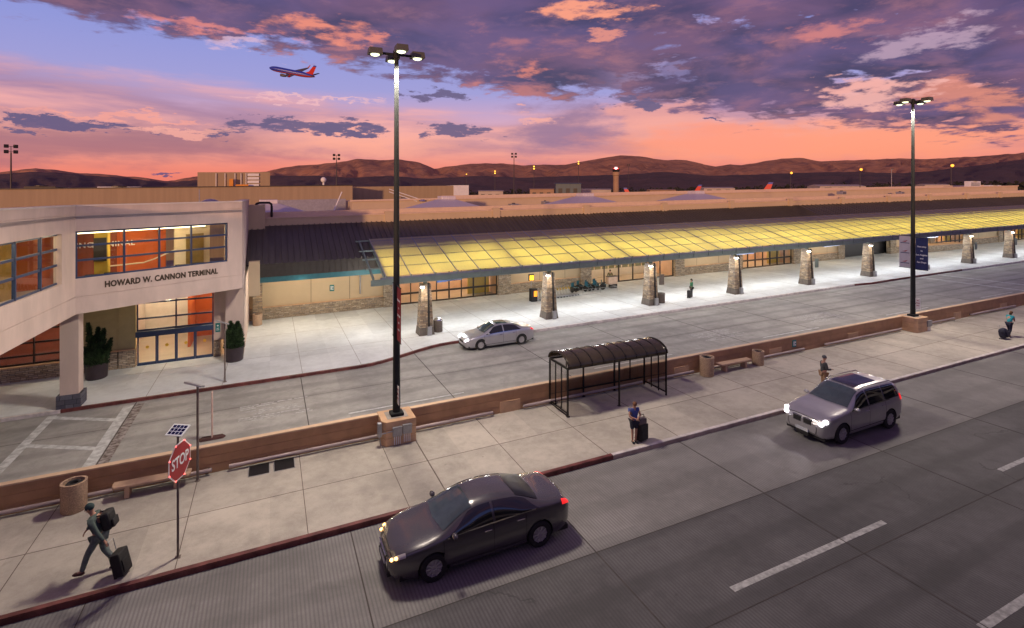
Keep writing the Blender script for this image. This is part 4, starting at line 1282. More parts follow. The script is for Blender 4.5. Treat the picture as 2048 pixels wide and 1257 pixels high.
def apron_lamp(px, py, d, label, lit=True):
    x, y, z = far(px, py, d); gz = g(x, y); z -= gz
    t = thing('apron_lamp', label, 'street lamp', x, y, 0, group='lamps on the airfield road', rz=-math.atan2(x, y))
    MB().tube([(0, 0, -2), (0, 0, z)], [.2, .09], 8).build('pole', M_mast if lit else M_grey, t)
    MB().box(-.1, .9, -.15, .15, z - .05, z + .12).build('arm', M_mast, t)
    MB().ball((.3, -.2, z - .25), .40 if lit else .2, 6).build('lamp_head', M_sod2 if lit else M_grey, t)
apron_lamp(1581, 345, 190, 'leftmost of the three glowing orange lamps')
apron_lamp(1720, 338, 170, 'middle one of the three glowing orange lamps')
apron_lamp(1902, 330, 150, 'rightmost and brightest of the three glowing orange lamps')
apron_lamp(1783, 338, 200, 'pale unlit lamp post left of the far tall lamp', False)
# ------------------------------------------------------------------ low wall, piers, rails
lw = thing('low_wall', 'long low tan block wall between the two roads', 'wall', 0, 22, 0)
mb = MB()
for a, b in ((-60, 4.0), (5.35, 39.35), (40.7, 200)):
    for k, (z0, z1) in enumerate(((0, .30), (.33, .61), (.64, .92))):
        mb.box(a, b, 21.9, 22.12, z0, z1)
    mb.box(a, b, 21.915, 22.1, -.5, .92)
mb.build('blocks', M_wallc, lw, world=True)
mb = MB()
for a, b in ((-60, 4.0), (5.35, 39.35), (40.7, 200)): mb.box(a, b, 21.89, 22.13, .92, .97)
mb.build('cap', M_cap, lw, world=True)
pi = MB()
for x in (9.4, 19.4, 26.5, 33.6, 45.5, 52): pi.box(x, x + 1.0, 21.86, 21.9, 0, .5)
pi.build('footing', M_pier, lw, world=True)
def pedestal(x, label):
    t = thing('lamp_pedestal', label, 'pedestal', x, 21.6, 0, group='concrete pedestals under the lamp posts')
    for z0, z1 in ((0, .3), (.315, .62), (.635, .96)):
        MB().prism([(-.52, -.6), (.67, -.6), (.67, .62), (-.67, .62), (-.67, -.42)], z0, z1).build('block', M_pier, t, bevel=.015)
    MB().prism([(-.5, -.57), (.65, -.57), (.65, .6), (-.65, .6), (-.65, -.4)], 0, .95).build('core', M_wallc, t)
    MB().box(-.42, .42, -.35, .4, .96, .965).build('grout_pad', M_isl, t)
    return t
p1 = pedestal(4.68, 'tan block pedestal under the near tall lamp post')
p2 = dup(p1, 40.02, 21.6, 0, 0, 'tan block pedestal under the far tall lamp post')
def ebox(x, y, z, label, w=.36, h=.36):
    t = thing('electrical_box', label, 'electrical box', x, y, z, group='grey electrical boxes on the pedestals')
    MB().box(-w / 2, w / 2, -.12, 0, -h / 2, h / 2).build('cabinet', M_grey, t, bevel=.01)
    MB().box(-w / 2 - .01, w / 2 + .01, -.135, -.121, h / 2 - .06, h / 2).build('lid', M_grey, t)
    for k in range(4):
        MB().tube([(-w * .32 + k * w * .21, -.06, -h / 2), (-w * .32 + k * w * .21, -.06, -h / 2 - .33)], .018, 6).build('conduit', M_wht, t)
    return t
ebox(4.58, 21.0, .56, 'left one of the two grey boxes on the front of the near pedestal')
ebox(4.97, 21.0, .6, 'right one of the two grey boxes on the front of the near pedestal')
eb = thing('electrical_box', 'narrow upright grey cabinet on the left side of the near pedestal', 'electrical box', 4.0, 21.15, .62)
MB().box(-.16, 0, -.1, .1, -.22, .32).build('cabinet', M_grey, eb, bevel=.02)
MB().tube([(-.08, -.1, -.1), (.5, -.17, -.02)], .025, 6).tube([(-.08, 0, -.22), (-.02, -.02, -.6)], .02, 6).build('conduit', M_grey, eb)
ebox(40.75, 21.05, .5, 'grey box with conduits at the right edge of the far pedestal', .5, .4)
# bumper rail pieces
M_rail = mat('dusty_rail', (.40, .31, .30), .5, var=.2, scale=2, ax=(.5, 3, 3))
rl = [(-30, -4.8, 'long bumper rail along the wall passing behind the left bin'), (-1.35, 3.95, 'bumper rail ending at the near pedestal'), (-4.75, -1.9, 'bumper rail behind the left bench'), (5.4, 9.0, 'bumper rail running right from the near pedestal'),
      (10.5, 17.2, 'bumper rail behind the bus shelter'), (18.3, 20.6, 'bumper rail left of the pair of round bins'), (21.5, 24.5, 'bumper rail behind the right bench'),
      (25.3, 29.3, 'bumper rail right of the small round bin'), (31.2, 39.0, 'bumper rail ending at the far pedestal'), (40.9, 45.4, 'bumper rail right of the far pedestal'), (47.6, 54, 'bumper rail near the far right edge')]
for a, b, l in rl:
    t = thing('bumper_rail', l, 'rail', (a + b) / 2, 21.78, 0, group='bumper rails along the low wall')
    mb = MB().tube([(a, 21.76, .17), (b, 21.76, .17)], .065, 10); mb.build('pipe', M_rail, t, world=True, smooth=True)
    mb = MB(); n = max(2, int((b - a) / 2.2))
    for i in range(n + 1):
        x = a + .1 + (b - a - .2) * i / n; mb.box(x - .03, x + .03, 21.76, 21.9, .12, .2)
    mb.build('bracket', M_fasc, t, world=True)
plate(28.6, .55, 'small green plate fixed to the low wall', .32, .42, y=21.88, m=M_teal)

# ------------------------------------------------------------------ tall lamp posts
M_pole = mat('dark_green_pole', (.006, .009, .009), .75, metal=0.0, var=.2, scale=2)
M_head = mat('olive_lamp_head', (.085, .085, .06), .5, var=.1)
LAMP = []
def lamppost(x, y, label):
    t = thing('lamp_post', label, 'lamp post', x, y, .965, group='tall four-headed lamp posts')
    MB().box(-.26, .26, -.24, .24, 0, .13).build('base_plate', M_pole, t, bevel=.03)
    MB().lathe([(.155, .13), (.145, 2), (.125, 6), (.10, 11), (.085, 14.7)], 16).build('pole', M_pole, t, smooth=True)
    MB().bar((-.75, 0, 14.65), (.75, 0, 14.65), .09).bar((0, -.75, 14.653), (0, .75, 14.653), .09).lathe([(.14, 14.5), (.14, 14.8), (.05, 14.86)], 12).build('arm', M_pole, t)
    for k in range(4):
        a = math.pi / 2 * k
        h = MB().prism([(-.28, -.24), (.28, -.24), (.28, .24), (-.28, .24)], 14.58, 14.82, [(-.25, -.22), (.25, -.22), (.25, .22), (-.25, .22)])
        o = h.build('lamp_head', M_head, t, bevel=.015); o.location = (.86 * math.cos(a), .86 * math.sin(a), 0); o.rotation_euler = (0, 0, a)
        MB().lathe([(.01, 14.51), (.11, 14.52), (.17, 14.55), (.18, 14.581)], 14).build('lens', M_lampw, o)
    return t
lp1 = lamppost(4.69, 21.6, 'tall dark lamp post with four lit heads on the near pedestal')
lp2 = dup(lp1, 40.03, 21.6, .965, 0, 'tall dark lamp post with four lit heads on the far pedestal')
for bx in (4.69, 40.03):
    for k in range(4):
        a = math.pi / 2 * k
        point(bx + .86 * math.cos(a), 21.6 + .86 * math.sin(a), 15.35, 2500, (1, .88, .72), .10, typ='SPOT', spot=R_(150), blend=.5, name='post_light')
# banners
def banner(x, y, z0, z1, w, label, m, lines, rz=0.0, tm=M_wlet, ts=.17):
    t = thing('banner', label, 'banner', x, y, z0, rz=rz)
    h = z1 - z0
    MB().box(0, w, -.008, .008, 0, h).build('cloth', m, t)
    MB().tube([(-.08, 0, h + .02), (w + .02, 0, h + .02)], .02, 6).tube([(-.08, 0, -.02), (w + .02, 0, -.02)], .02, 6).build('bracket', M_pole, t)
    for s, zz in lines:
        text(s, ts, tm, t, (w / 2, -.014, zz * h), (math.pi / 2, 0, 0), .002, align='CENTER', bold=.003)
    return t
M_bred = mat('red_banner_cloth', (.30, .012, .022), .7, var=.1)
M_bblue = mat('navy_banner_cloth', (.012, .022, .11), .7, var=.1)
M_bwh = mat('pale_banner_cloth', (.50, .48, .53), .7, var=.06)
def banner2(x, y, z, h, x0, x1, label, m, lines=(), ts=.125):
    t = thing('banner', label, 'banner', x, y, z, rz=R_(-90))
    MB().box(min(x0, x1), max(x0, x1), -.008, .008, 0, h).build('cloth', m, t)
    for zz in (h + .02, -.02): MB().tube([(0, 0, zz), (x1 * 1.03, 0, zz)], .02, 6).build('bracket', M_pole, t)
    for s, zz in lines:
        text(s, ts, M_wlet, t, ((x0 + x1) / 2, -.014, zz * h), (math.pi / 2, 0, 0), .002, align='CENTER', bold=.004)
    return t
banner2(4.69, 21.6, 4.05, 2.15, .14, .78, 'dark red banner with white lettering on the near lamp post', M_bred, (('Non-stop', .76), ('to', .62), ('Las Vegas', .48), ('and', .35), ('more', .22)))
banner2(4.69, 21.6, 4.05, 2.15, -.14, -.70, 'pale banner seen nearly edge-on at the left of the near lamp post', M_bwh)
banner2(40.03, 21.6, 4.2, 2.15, .16, .92, 'navy blue banner with white writing on the far lamp post', M_bblue, (('Non-stop', .72), ('to', .59), ('Los Angeles', .46), ('and', .35), ('San Diego', .23)), .14)
bw = banner2(40.03, 21.6, 4.25, 2.15, -.16, -.86, 'pale grey banner with three small red emblems on the far lamp post', M_bwh)
for zz in (.30, 1.0, 1.68):
    MB().add([(-.70, -.014, zz + .08), (-.30, -.014, zz + .2), (-.46, -.014, zz + .07)], [(0, 1, 2)]).build('emblem', M_bred, bw)
    MB().box(-.78, -.22, -.014, -.01, zz - .03, zz + .02).build('emblem_line', M_blue, bw)
def postsign(x, y, z, label):
    t = thing('post_sign', label, 'sign', x, y, z, rz=R_(-90))
    MB().box(.16, .46, -.006, .006, -.37, .37).build('plate', M_wht, t)
    MB().box(0, .2, -.015, .015, -.02, .02).build('bracket', M_pole, t)
    for s, zz in (('NO', .22), ('PARK', .05), ('ING', -.12)):
        text(s, .10, M_bred, t, (.31, -.012, zz), (math.pi / 2, 0, 0), .001, align='CENTER', bold=.003)
postsign(4.69, 21.6, 1.85, 'small white and red sign low on the near lamp post')
postsign(40.03, 21.6, 1.85, 'small pale sign low on the far lamp post')

# ------------------------------------------------------------------ bus shelter
sh = thing('bus_shelter', 'black framed bus shelter with a dark barrel roof', 'shelter', 14.65, 21.0, 0)
L2, D2, ZH = 2.74, .82, 2.08
M_sh = mat('bronze_black_frame', (.014, .011, .009), .35, metal=.4, var=.1)
M_dome = mat('dark_bronze_roof', (.06, .045, .028), .22, metal=.2, var=.25, scale=1.2)
M_gls = glass('shelter_glass', tint=(.74, .70, .66), gloss=.04)
for x, y in ((-L2, -D2), (L2, -D2), (-L2, D2), (L2, D2), (0, -D2), (-.9, D2), (.9, D2)):
    MB().bar((x, y, 0), (x, y, ZH), .065, up=(0, 1, 0)).box(x - .07, x + .07, y - .07, y + .07, 0, .02).build('post', M_sh, sh)
mb = MB()
for y in (-D2, D2): mb.bar((-L2, y, ZH), (L2, y, ZH), .08)
for x in (-L2, L2): mb.bar((x, -D2, ZH + .001), (x, D2, ZH + .001), .078)
mb.build('eave_frame', M_sh, sh)
mb = MB(); mb.bar((-L2, D2, .42), (L2, D2, .42), .06)
mb.bar((-L2, -D2, .12), (-L2, D2, .12), .05); mb.bar((L2, -D2, .22), (L2, D2, .22), .05)
mb.bar((-L2, -D2, .02), (L2 * -1, D2, .02), .04)
mb.build('bottom_rail', M_sh, sh)
mb = MB()
for x in (-1.85, 1.85): mb.bar((x, D2, .42), (x, D2, ZH), .045, up=(0, 1, 0))
for y in (-.27, .27):
    for x in (-L2, L2): mb.bar((x, y, .1), (x, y, ZH), .045, up=(0, 1, 0))
mb.build('mullion', M_sh, sh)
mb = MB().add([(-L2, D2, .42), (L2, D2, .42), (L2, D2, ZH), (-L2, D2, ZH)], [(0, 1, 2, 3)])
for x in (-L2, L2): mb.add([(x, -D2, .15), (x, D2, .15), (x, D2, ZH), (x, -D2, ZH)], [(0, 1, 2, 3)])
mb.build('pane', M_gls, sh)
RR = .92
def arch(a, o=0.0): return (-math.cos(a) * (RR + o), math.sin(a) * (.47 + o) + ZH + .03)
MB().grid(lambda u, v: (-L2 - .04 + (2 * L2 + .08) * u, arch(v * math.pi)[0], arch(v * math.pi)[1]), 24, 20).build('roof', M_dome, sh, smooth='all', solid=.012)
ribs = MB()
for i in range(10):
    x = -L2 + 2 * L2 * i / 9
    ribs.tube([(x, *arch(math.pi * k / 16, .012)) for k in range(17)], .026, 6)
ribs.build('roof_rib', M_sh, sh, smooth=True)

# ------------------------------------------------------------------ bins, benches, grates
M_agg = mat('exposed_aggregate', (.40, .27, .18), .9, var=.35, scale=30, bump=.4, bscale=60)
M_aggd = mat('dark_aggregate', (.12, .095, .08), .9, var=.35, scale=30, bump=.4, bscale=60)
def bin_(x, y, r, h, label, m=M_agg, lid='dark'):
    t = thing('litter_bin', label, 'bin', x, y, 0, group='round concrete litter bins' if m is M_agg else 'dark round litter bins')
    MB().lathe([(r * .94, 0), (r, .03), (r * 1.02, h * .86), (r * 1.04, h), (r * .82, h), (r * .8, h - .12), (.01, h - .14)], 28).build('drum', m, t, smooth=True)
    if lid == 'dark':
        MB().lathe([(r * .79, h - .115), (r * .55, h - .03), (r * .35, h - .035), (r * .30, h - .11), (.01, h - .11)], 24).build('liner', M_black, t, smooth=True)
    else:
        MB().lathe([(r * .98, h), (r * .9, h + .09), (r * .5, h + .17), (.01, h + .18)], 24).build('lid', MATS['silver_dome'], t, smooth=True)
    return t
bin_(-5.72, 21.3, .34, .92, 'round aggregate bin left of the bench at the lower left')
bin_(21.15, 21.35, .36, 1.0, 'larger round aggregate bin between the shelter and the right bench')
bin_(24.95, 21.35, .3, .78, 'smaller round aggregate bin at the right end of the bench')
bin_(10.95, 36.75, .32, .82, 'dark bin with a silver lid beside the first stone pillar', M_aggd, 'lid')
bin_(-.88, 45.2, .34, .86, 'pale round bin in the corner next to the entrance wing', M_agg)
bin_(31.05, 36.7, .34, .85, 'brown bin against the right side of the third stone pillar', M_aggd, 'dark')
M_bn = mat('tan_bench', (.50, .33, .22), .75, var=.12, scale=3, bump=.1)
def bench(x0, x1, y, label, h=.45):
    t = thing('bench', label, 'bench', (x0 + x1) / 2, y, 0, group='tan concrete benches along the wall')
    L = (x1 - x0) / 2
    MB().prism([(-L + .08, -.22), (L - .08, -.22), (L, -.1), (L, .22), (-L, .22), (-L, -.1)], h - .09, h).build('seat', M_bn, t, bevel=.02)
    for s in (-1, 1):
        MB().prism([(s * L * .62 - .07, -.18), (s * L * .62 + .07, -.18), (s * L * .62 + .07, .18), (s * L * .62 - .07, .18)], 0, h - .09).build('leg', M_bn, t, bevel=.01)
    return t
bench(-4.75, -2.5, 21.45, 'low tan bench behind the stop sign')
bench(22.0, 24.35, 21.4, 'low tan bench between the two round bins')
for x, l in ((-.36, 'left one of the two dark floor grates beside the wall'), (.48, 'right one of the two dark floor grates beside the wall')):
    t = thing('floor_grate', l, 'grate', x, 21.36, 0, group='floor grates in the pavement')
    MB().box(-.36, .36, -.42, .42, .004, .012).build('frame', M_grey, t)
    MB().box(-.33, .33, -.39, .39, .0125, .016).build('mesh_panel', M_blk, t)

# ------------------------------------------------------------------ stop sign and solar posts
M_post = mat('weathered_post', (.19, .15, .13), .6, metal=.4, var=.2, scale=3)
M_pv = mat('solar_cell', (.01, .015, .07), .2, var=.3, scale=30, coat=.5)
def octagon(r): return [(r * math.cos(math.pi / 8 + k * math.pi / 4), r * math.sin(math.pi / 8 + k * math.pi / 4)) for k in range(8)]
def vplate(poly, y0, y1):
    n = len(poly)
    return MB().add([(x, y0, z) for x, z in poly] + [(x, y1, z) for x, z in poly], [tuple(range(n)), tuple(reversed(range(n, 2 * n)))] + [(i, n + i, n + (i + 1) % n, (i + 1) % n) for i in range(n)])
ss = thing('stop_sign', 'red octagonal STOP sign with flashing lamps and a solar panel on top', 'sign', -2.32, 17.2, 0)
MB().bar((0, .0, 0), (0, .0, 3.35), .055, up=(0, 1, 0)).box(-.07, .07, -.07, .07, 0, .02).build('post', M_post, ss)
fc = bpy.data.objects.new('sign_face', None)
zc = 2.68
n_rot = R_(67)
def putrot(o): o.rotation_euler = (0, 0, n_rot); return o
pf = vplate([(x, z + zc) for x, z in octagon(.545)], -.055, -.045).build('plate', M_wht, ss); putrot(pf)
fr_ = vplate([(x, z + zc) for x, z in octagon(.505)], -.060, -.0555).build('red_field', mat('stop_red', (.34, .02, .025), .5, var=.08), pf)
text("STOP", .42, M_wlet, pf, (0, -.066, zc), (math.pi / 2, 0, 0), .002, align='CENTER', bold=.008, sx=.78)
M_led = emis('red_led', (1, .12, .10), 5)
for x, z in octagon(.515):
    MB().ball((x, -.066, z + zc), .018, 4).build('led', M_led, pf)
def solar(par, z, rz, w=.36, d=.28, tilt=32):
    f = MB().box(-w, w, -d, d, -.015, .015).build('solar_panel', M_wht, par)
    f.location = (0, 0, z); f.rotation_euler = (R_(tilt), 0, rz)
    c = MB()
    for i in range(4):
        for j in range(3):
            c.box(-w + .03 + i * (2 * w - .06) / 4 + .008, -w + .03 + (i + 1) * (2 * w - .06) / 4 - .008, -d + .03 + j * (2 * d - .06) / 3 + .008, -d + .03 + (j + 1) * (2 * d - .06) / 3 - .008, .0155, .018)
    c.build('solar_cells', M_pv, f)
    return f
solar(ss, 3.52, R_(-32), .25, .19, 26)
MB().bar((0, 0, 3.3), (0, .02, 3.5), .04, up=(0, 1, 0)).build('bracket', M_post, ss)
def solarpost(x, y, h, label):
    t = thing('solar_post', label, 'post', x, y, 0, group='slim posts with small solar panels')
    MB().tube([(0, 0, 0), (0, 0, h)], .04, 10).lathe([(.09, 0), (.09, .02), (.045, .03)], 12).build('post', M_post, t)
    f = MB().box(-.3, .3, -.16, .16, -.03, .03).build('solar_panel', M_grey, t); f.location = (-.1, 0, h + .05); f.rotation_euler = (R_(-18), R_(16), R_(-20))
    return t
solarpost(-2.31, 21.5, 3.35, 'slim post with a small solar panel behind the left bench')
solarpost(-2.2, 32.25, 3.15, 'slim post with a small solar panel by the far kerb near the entrance')
iw = thing('crosswalk_paddle', 'flexible roadside paddle on a dark rubber foot, seen edge-on', 'paddle', -2.2, 25.37, -.15)
MB().prism([(-.42, -.2), (.42, -.2), (.52, 0), (.42, .2), (-.42, .2), (-.52, 0)], 0, .07, [(-.36, -.15), (.36, -.15), (.46, 0), (.36, .15), (-.36, .15), (-.46, 0)]).build('foot', mat('dark_red_rubber', (.05, .016, .014), .8), iw)
MB().box(-.025, .025, -.12, .12, .07, 1.95).build('paddle', mat('pale_paddle', (.6, .42, .36), .6, var=.2), iw, bevel=.01)

# ------------------------------------------------------------------ planters with junipers
def juniper(x, y, h, label, spires, r=.5, seed=1):
    t = thing('potted_juniper', label, 'plant', x, y, 0, group='junipers in dark pots')
    MB().lathe([(.44, 0), (.50, .06), (.54, .75), (.56, .86), (.50, .86), (.48, .78), (.01, .77)], 28).build('pot', M_pot, t, smooth=True)
    MB().tube([(0, 0, .7), (.03, 0, 1.3), (0, .02, h * .7)], [.06, .05, .02], 7).build('trunk', M_post, t)
    rnd = random.Random(seed)
    lf = MB()
    for (sx, sy, base, top, wd) in spires:
        wd *= 1.25; n = int(2000 * (top - base) * wd / .3)
        for _ in range(n):
            u = rnd.random()
            z = base + (top - base) * u
            ww = wd * (1 - u) ** .6 * (.72 + .28 * math.sin(u * 23 + sx * 9 + 3 * math.sin(u * 51)))
            a = rnd.uniform(0, 6.283); rr = ww * math.sqrt(rnd.random())
            px_ = sx * (.35 + .65 * u) + rr * math.cos(a); py_ = sy * (.35 + .65 * u) + rr * math.sin(a)
            s = rnd.uniform(.03, .07)
            d = Vector((math.cos(a) * .6 + rnd.uniform(-.4, .4), math.sin(a) * .6 + rnd.uniform(-.4, .4), rnd.uniform(.3, 1.3))).normalized()
            q = d.cross(Vector((rnd.uniform(-1, 1), rnd.uniform(-1, 1), .2))).normalized()
            p = Vector((px_, py_, z))
            lf.add([p - q * s * .45, p + q * s * .45, p + d * s * 2.0], [(0, 1, 2)])
    lf.build('foliage', M_jun, t)
    return t
M_pot = mat('dark_plum_pot', (.035, .022, .028), .5, var=.2)
M_jun = mat('juniper_leaf', (.018, .045, .012), .7, var=.6, scale=5, c2=(.05, .10, .03))
juniper(-8.75, 36.3, 3.1, 'spiky juniper in a dark pot left of the glazed doors', [(-.38, 0, .8, 3.05, .26), (.05, .1, .8, 2.75, .30), (.36, -.1, .8, 2.7, .26), (-.6, 0, .75, 1.75, .24), (.68, 0, .75, 2.1, .24), (0, -.3, .75, 1.9, .42), (-.25, -.25, .75, 1.5, .4), (.3, -.2, .75, 1.5, .42)], seed=4)
juniper(-1.98, 36.2, 2.4, 'rounded upright juniper in a dark pot in front of the corner pier', [(-.2, 0, .8, 2.35, .4), (.2, .0, .8, 2.3, .42), (0, -.15, .8, 2.15, .5), (.32, 0, .8, 1.9, .38), (-.34, 0, .8, 1.8, .36)], seed=9)
# ------------------------------------------------------------------ cars
def pchip(tab):
    xs = [p[0] for p in tab]; ys = [p[1] for p in tab]; n = len(xs)
    h = [xs[i + 1] - xs[i] for i in range(n - 1)]; dl = [(ys[i + 1] - ys[i]) / h[i] for i in range(n - 1)]
    m = [dl[0]] + [0] * (n - 2) + [dl[-1]]
    for i in range(1, n - 1):
        if dl[i - 1] * dl[i] > 0:
            w1 = 2 * h[i] + h[i - 1]; w2 = h[i] + 2 * h[i - 1]
            m[i] = (w1 + w2) / (w1 / dl[i - 1] + w2 / dl[i])
    def f(x):
        if x <= xs[0]: return ys[0]
        if x >= xs[-1]: return ys[-1]
        k = 0
        while x > xs[k + 1]: k += 1
        t = (x - xs[k]) / h[k]; t2 = t * t; t3 = t2 * t
        return ys[k] * (2 * t3 - 3 * t2 + 1) + h[k] * m[k] * (t3 - 2 * t2 + t) + ys[k + 1] * (-2 * t3 + 3 * t2) + h[k] * m[k + 1] * (t3 - t2)
    return f
M_tyre = mat('tyre_rubber', (.018, .018, .019), .85, var=.15)
M_rim = mat('alloy_rim', (.50, .48, .48), .35, metal=.25, var=.08)
M_carg = mat('dark_car_glass', (.012, .016, .018), .04, var=.1, coat=1.0)
M_rear = mat('rear_glass', (.014, .016, .018), .3, var=.1)
M_gap = mat('panel_gap_black', (.006, .006, .006), .9)
M_wind = mat('tinted_windscreen', (.055, .075, .08), .06, var=.15, coat=1.0)
M_chr = mat('chrome_trim', (.6, .6, .62), .15, metal=1.0, var=.03)
M_hl = emis('headlamp_warm', (1, .55, .15), 6)
M_hlw = emis('headlamp_white', (1, .95, 1), 5)
M_tl = emis('tail_lamp_red', (.8, .02, .02), 1.2)
M_hoff = mat('headlamp_glass', (.45, .42, .42), .08, coat=1, var=.1)
M_plate = mat('number_plate', (.5, .52, .55), .5)
def car(name, label, x, y, rz, paint, P, tilt=0.0153, z=-.15, s=1.0):
    t = thing(name, label, 'car', x, y, z)
    t.rotation_euler = (0, tilt, rz); t.scale = (s, s, s)
    c = {k: pchip(v) for k, v in P['curves'].items()}
    L0, L1 = P['x']
    def ring(xx):
        w, zt, zb, wr, zr, zu = c['w'](xx), c['zt'](xx), c['zb'](xx), c['wr'](xx), c['zr'](xx), c['zu'](xx)
        zm = zu + (zb - zu) * .30; zs = zu + (zb - zu) * .74
        return [(0, zu), (w * .90, zu), (w * .985, zm), (w, zs), (w * .955, zb), (wr, zr), (wr * .6, zt - (zt - zr) * .14), (0, zt)]
    cache = {}
    def S(xx, tt):
        k = round(xx, 4)
        if k not in cache:
            r = ring(xx)
            cache[k] = (pchip([(i, p[0]) for i, p in enumerate(r)]), pchip([(i, p[1]) for i, p in enumerate(r)]))
        fy, fz = cache[k]
        return Vector((xx, fy(tt), fz(tt)))
    NX, NTT = 150, 44
    X = []
    for i in range(NX + 1):
        u = i / NX; s = .5 - .5 * math.cos(math.pi * u); X.append(L0 + (L1 - L0) * (.45 * u + .55 * s))
    T_ = [7 * j / NTT for j in range(NTT + 1)]
    V = {}; mb = MB()
    wx = P['wheels']; R = P['r']; Ra = R + .055
    idx = {}
    dead = set()
    for i, xx in enumerate(X):
        for j, tt in enumerate(T_):
            p = S(xx, tt)
            ins = False
            if .85 < tt < 4.0:
                for cx in wx:
                    if math.hypot(p.x - cx, p.z - R) < Ra: ins = True
            elif tt <= .85:
                for cx in wx:
                    if abs(p.x - cx) < Ra * .92: ins = True
            V[i, j] = p
            if ins: dead.add((i, j))
    keep = []
    for i in range(NX):
        for j in range(NTT):
            q = [(i, j), (i + 1, j), (i + 1, j + 1), (i, j + 1)]
            if not all(v in dead for v in q): keep.append(q)
    for q in keep:
        for v in q:
            if v in dead:
                p = V[v]
                if p.y > .3:
                    cx = min(wx, key=lambda a: abs(a - p.x))
                    dx_, dz_ = p.x - cx, p.z - R
                    r = math.hypot(dx_, dz_) or 1
                    if r < Ra: V[v] = Vector((cx + dx_ / r * Ra, p.y, R + dz_ / r * Ra))
                dead.discard(v)
    for side in (1, -1):
        vi = {}
        for q in keep:
            f = []
            for v in q:
                if v not in vi:
                    p = V[v]; vi[v] = len(mb.v); mb.v.append((p.x, p.y * side, p.z))
                f.append(vi[v])
            mb.f.append(tuple(f if side > 0 else reversed(f)))
    for e in (0, NX):     # end caps
        vs = [V[e, j] for j in range(NTT + 1)]
        poly = [(p.x, p.y, p.z) for p in vs] + [(p.x, -p.y, p.z) for p in reversed(vs[1:-1])]
        mb.add(poly, [tuple(range(len(poly)))])
    body = mb.build('body', paint, t, smooth=True)
    w = body.modifiers.new('weld', 'WELD'); w.merge_threshold = .001
    def patch(nm, x0f, x1f, t0, t1, m, par=t, off=.006, sides=(1, -1), nu=16, nv=8, both=False, smooth='all'):
        out = []
        for sd in sides:
            def fn(u, v):
                tt = t0 + (t1 - t0) * v
                a = x0f(v) if callable(x0f) else x0f; b = x1f(v) if callable(x1f) else x1f
                xx = a + (b - a) * u
                p = S(xx, tt); e = .01
                n = (S(xx + e, tt) - S(xx - e, tt)).cross(S(xx, min(7, tt + .04)) - S(xx, tt - .04))
                n = n.normalized() if n.length > 0 else Vector((0, 0, 1))
                if n.dot(Vector((0, p.y, p.z - .6))) < 0: n = -n
                p = p + n * off
                return (p.x, p.y * sd, p.z)
            b = MB().grid(fn, nu, nv); b.f = [f if sd < 0 else tuple(reversed(f)) for f in b.f]
            out.append(b)
        if both:
            b = out[0]; b2 = out[1]; b.add(b2.v, b2.f); out = [b]
        return [b.build(nm, m, par, smooth=smooth) for b in out]
    L = lambda a, b: (lambda v: a + (b - a) * v)
    for nm, a0, a1, b0, b1, t0, t1 in P['glass']:
        patch(nm, L(a0, a1), L(b0, b1), t0, t1, M_wind if nm == 'windscreen' else M_rear if nm == 'rear_window' else M_carg, both=t1 > 5.5, off=.012, nu=24, nv=14)
    for (a, b) in P['doors']:
        for o in patch('door', L(a, a), L(b, b), 1.75, 4.03, paint, off=.004, nu=10, nv=12):
            sd = 1 if o.data.vertices[0].co.y > 0 else -1
            p = S(a + .16, 3.55)
            MB().box(p.x - .1, p.x + .1, sd * (p.y + .012) - .02, sd * (p.y + .012) + .02, p.z - .014, p.z + .014).build('handle', M_chr, o, bevel=.006)
    for xx in sorted({P['doors'][0][0], P['doors'][0][1], P['doors'][1][0]}):
        patch('panel_gap', xx - .007, xx + .007, 1.7, 4.04, M_gap, off=.0052, nu=1, nv=14)
    patch('panel_gap', P['hood'][0], P['hood'][1], 4.32, 4.36, M_gap, off=.005, nu=20, nv=1)
    patch('panel_gap', P['doors'][1][0], P['doors'][0][1], 1.68, 1.76, M_gap, off=.005, nu=20, nv=1)
    patch('panel_gap', P['hood'][1] - .006, P['hood'][1] + .008, 4.35, 7, M_gap, off=.0055, nu=1, nv=16, both=True)
    patch('belt_trim', P['doors'][1][0] - .3, P['doors'][0][1] - .1, 4.06, 4.12, M_chr, off=.010, nu=24, nv=1)
    patch('bonnet', P['hood'][0], P['hood'][1], 4.35, 7, paint, off=.004, both=True)
    for sd in (1, -1):
        p = S(P['mirror'], 4.15)
        mr = MB().ball((p.x, sd * (p.y + .13), p.z + .06), .1, 7, (.75, 1.15, .7)); mr.bar((p.x, sd * (p.y - .02), p.z + .02), (p.x, sd * (p.y + .1), p.z + .05), .04)
        mr.build('mirror', paint, t, smooth='all')
    for o in patch('headlight', P['hl'][0], P['hl'][1], P['hl'][2], P['hl'][3], M_hoff, nu=8, nv=5, off=.012):
        sd = 1 if o.data.vertices[0].co.y > 0 else -1
        for k in range(2):
            p = S(P['hl'][1] - .035 - k * P.get('hlgap', .09), (P['hl'][2] + P['hl'][3]) / 2)
            MB().ball((p.x + .015, sd * p.y, p.z), P.get('hlr', .045), 6, (1, 1, .8)).build('bulb', P['hlm'], o, smooth='all')
    patch('tail_light', P['tl'][0], P['tl'][1], P['tl'][2], P['tl'][3], M_tl, nu=8, nv=5, off=.012)
    fx = L1
    gz, gw, gh = P['grille']
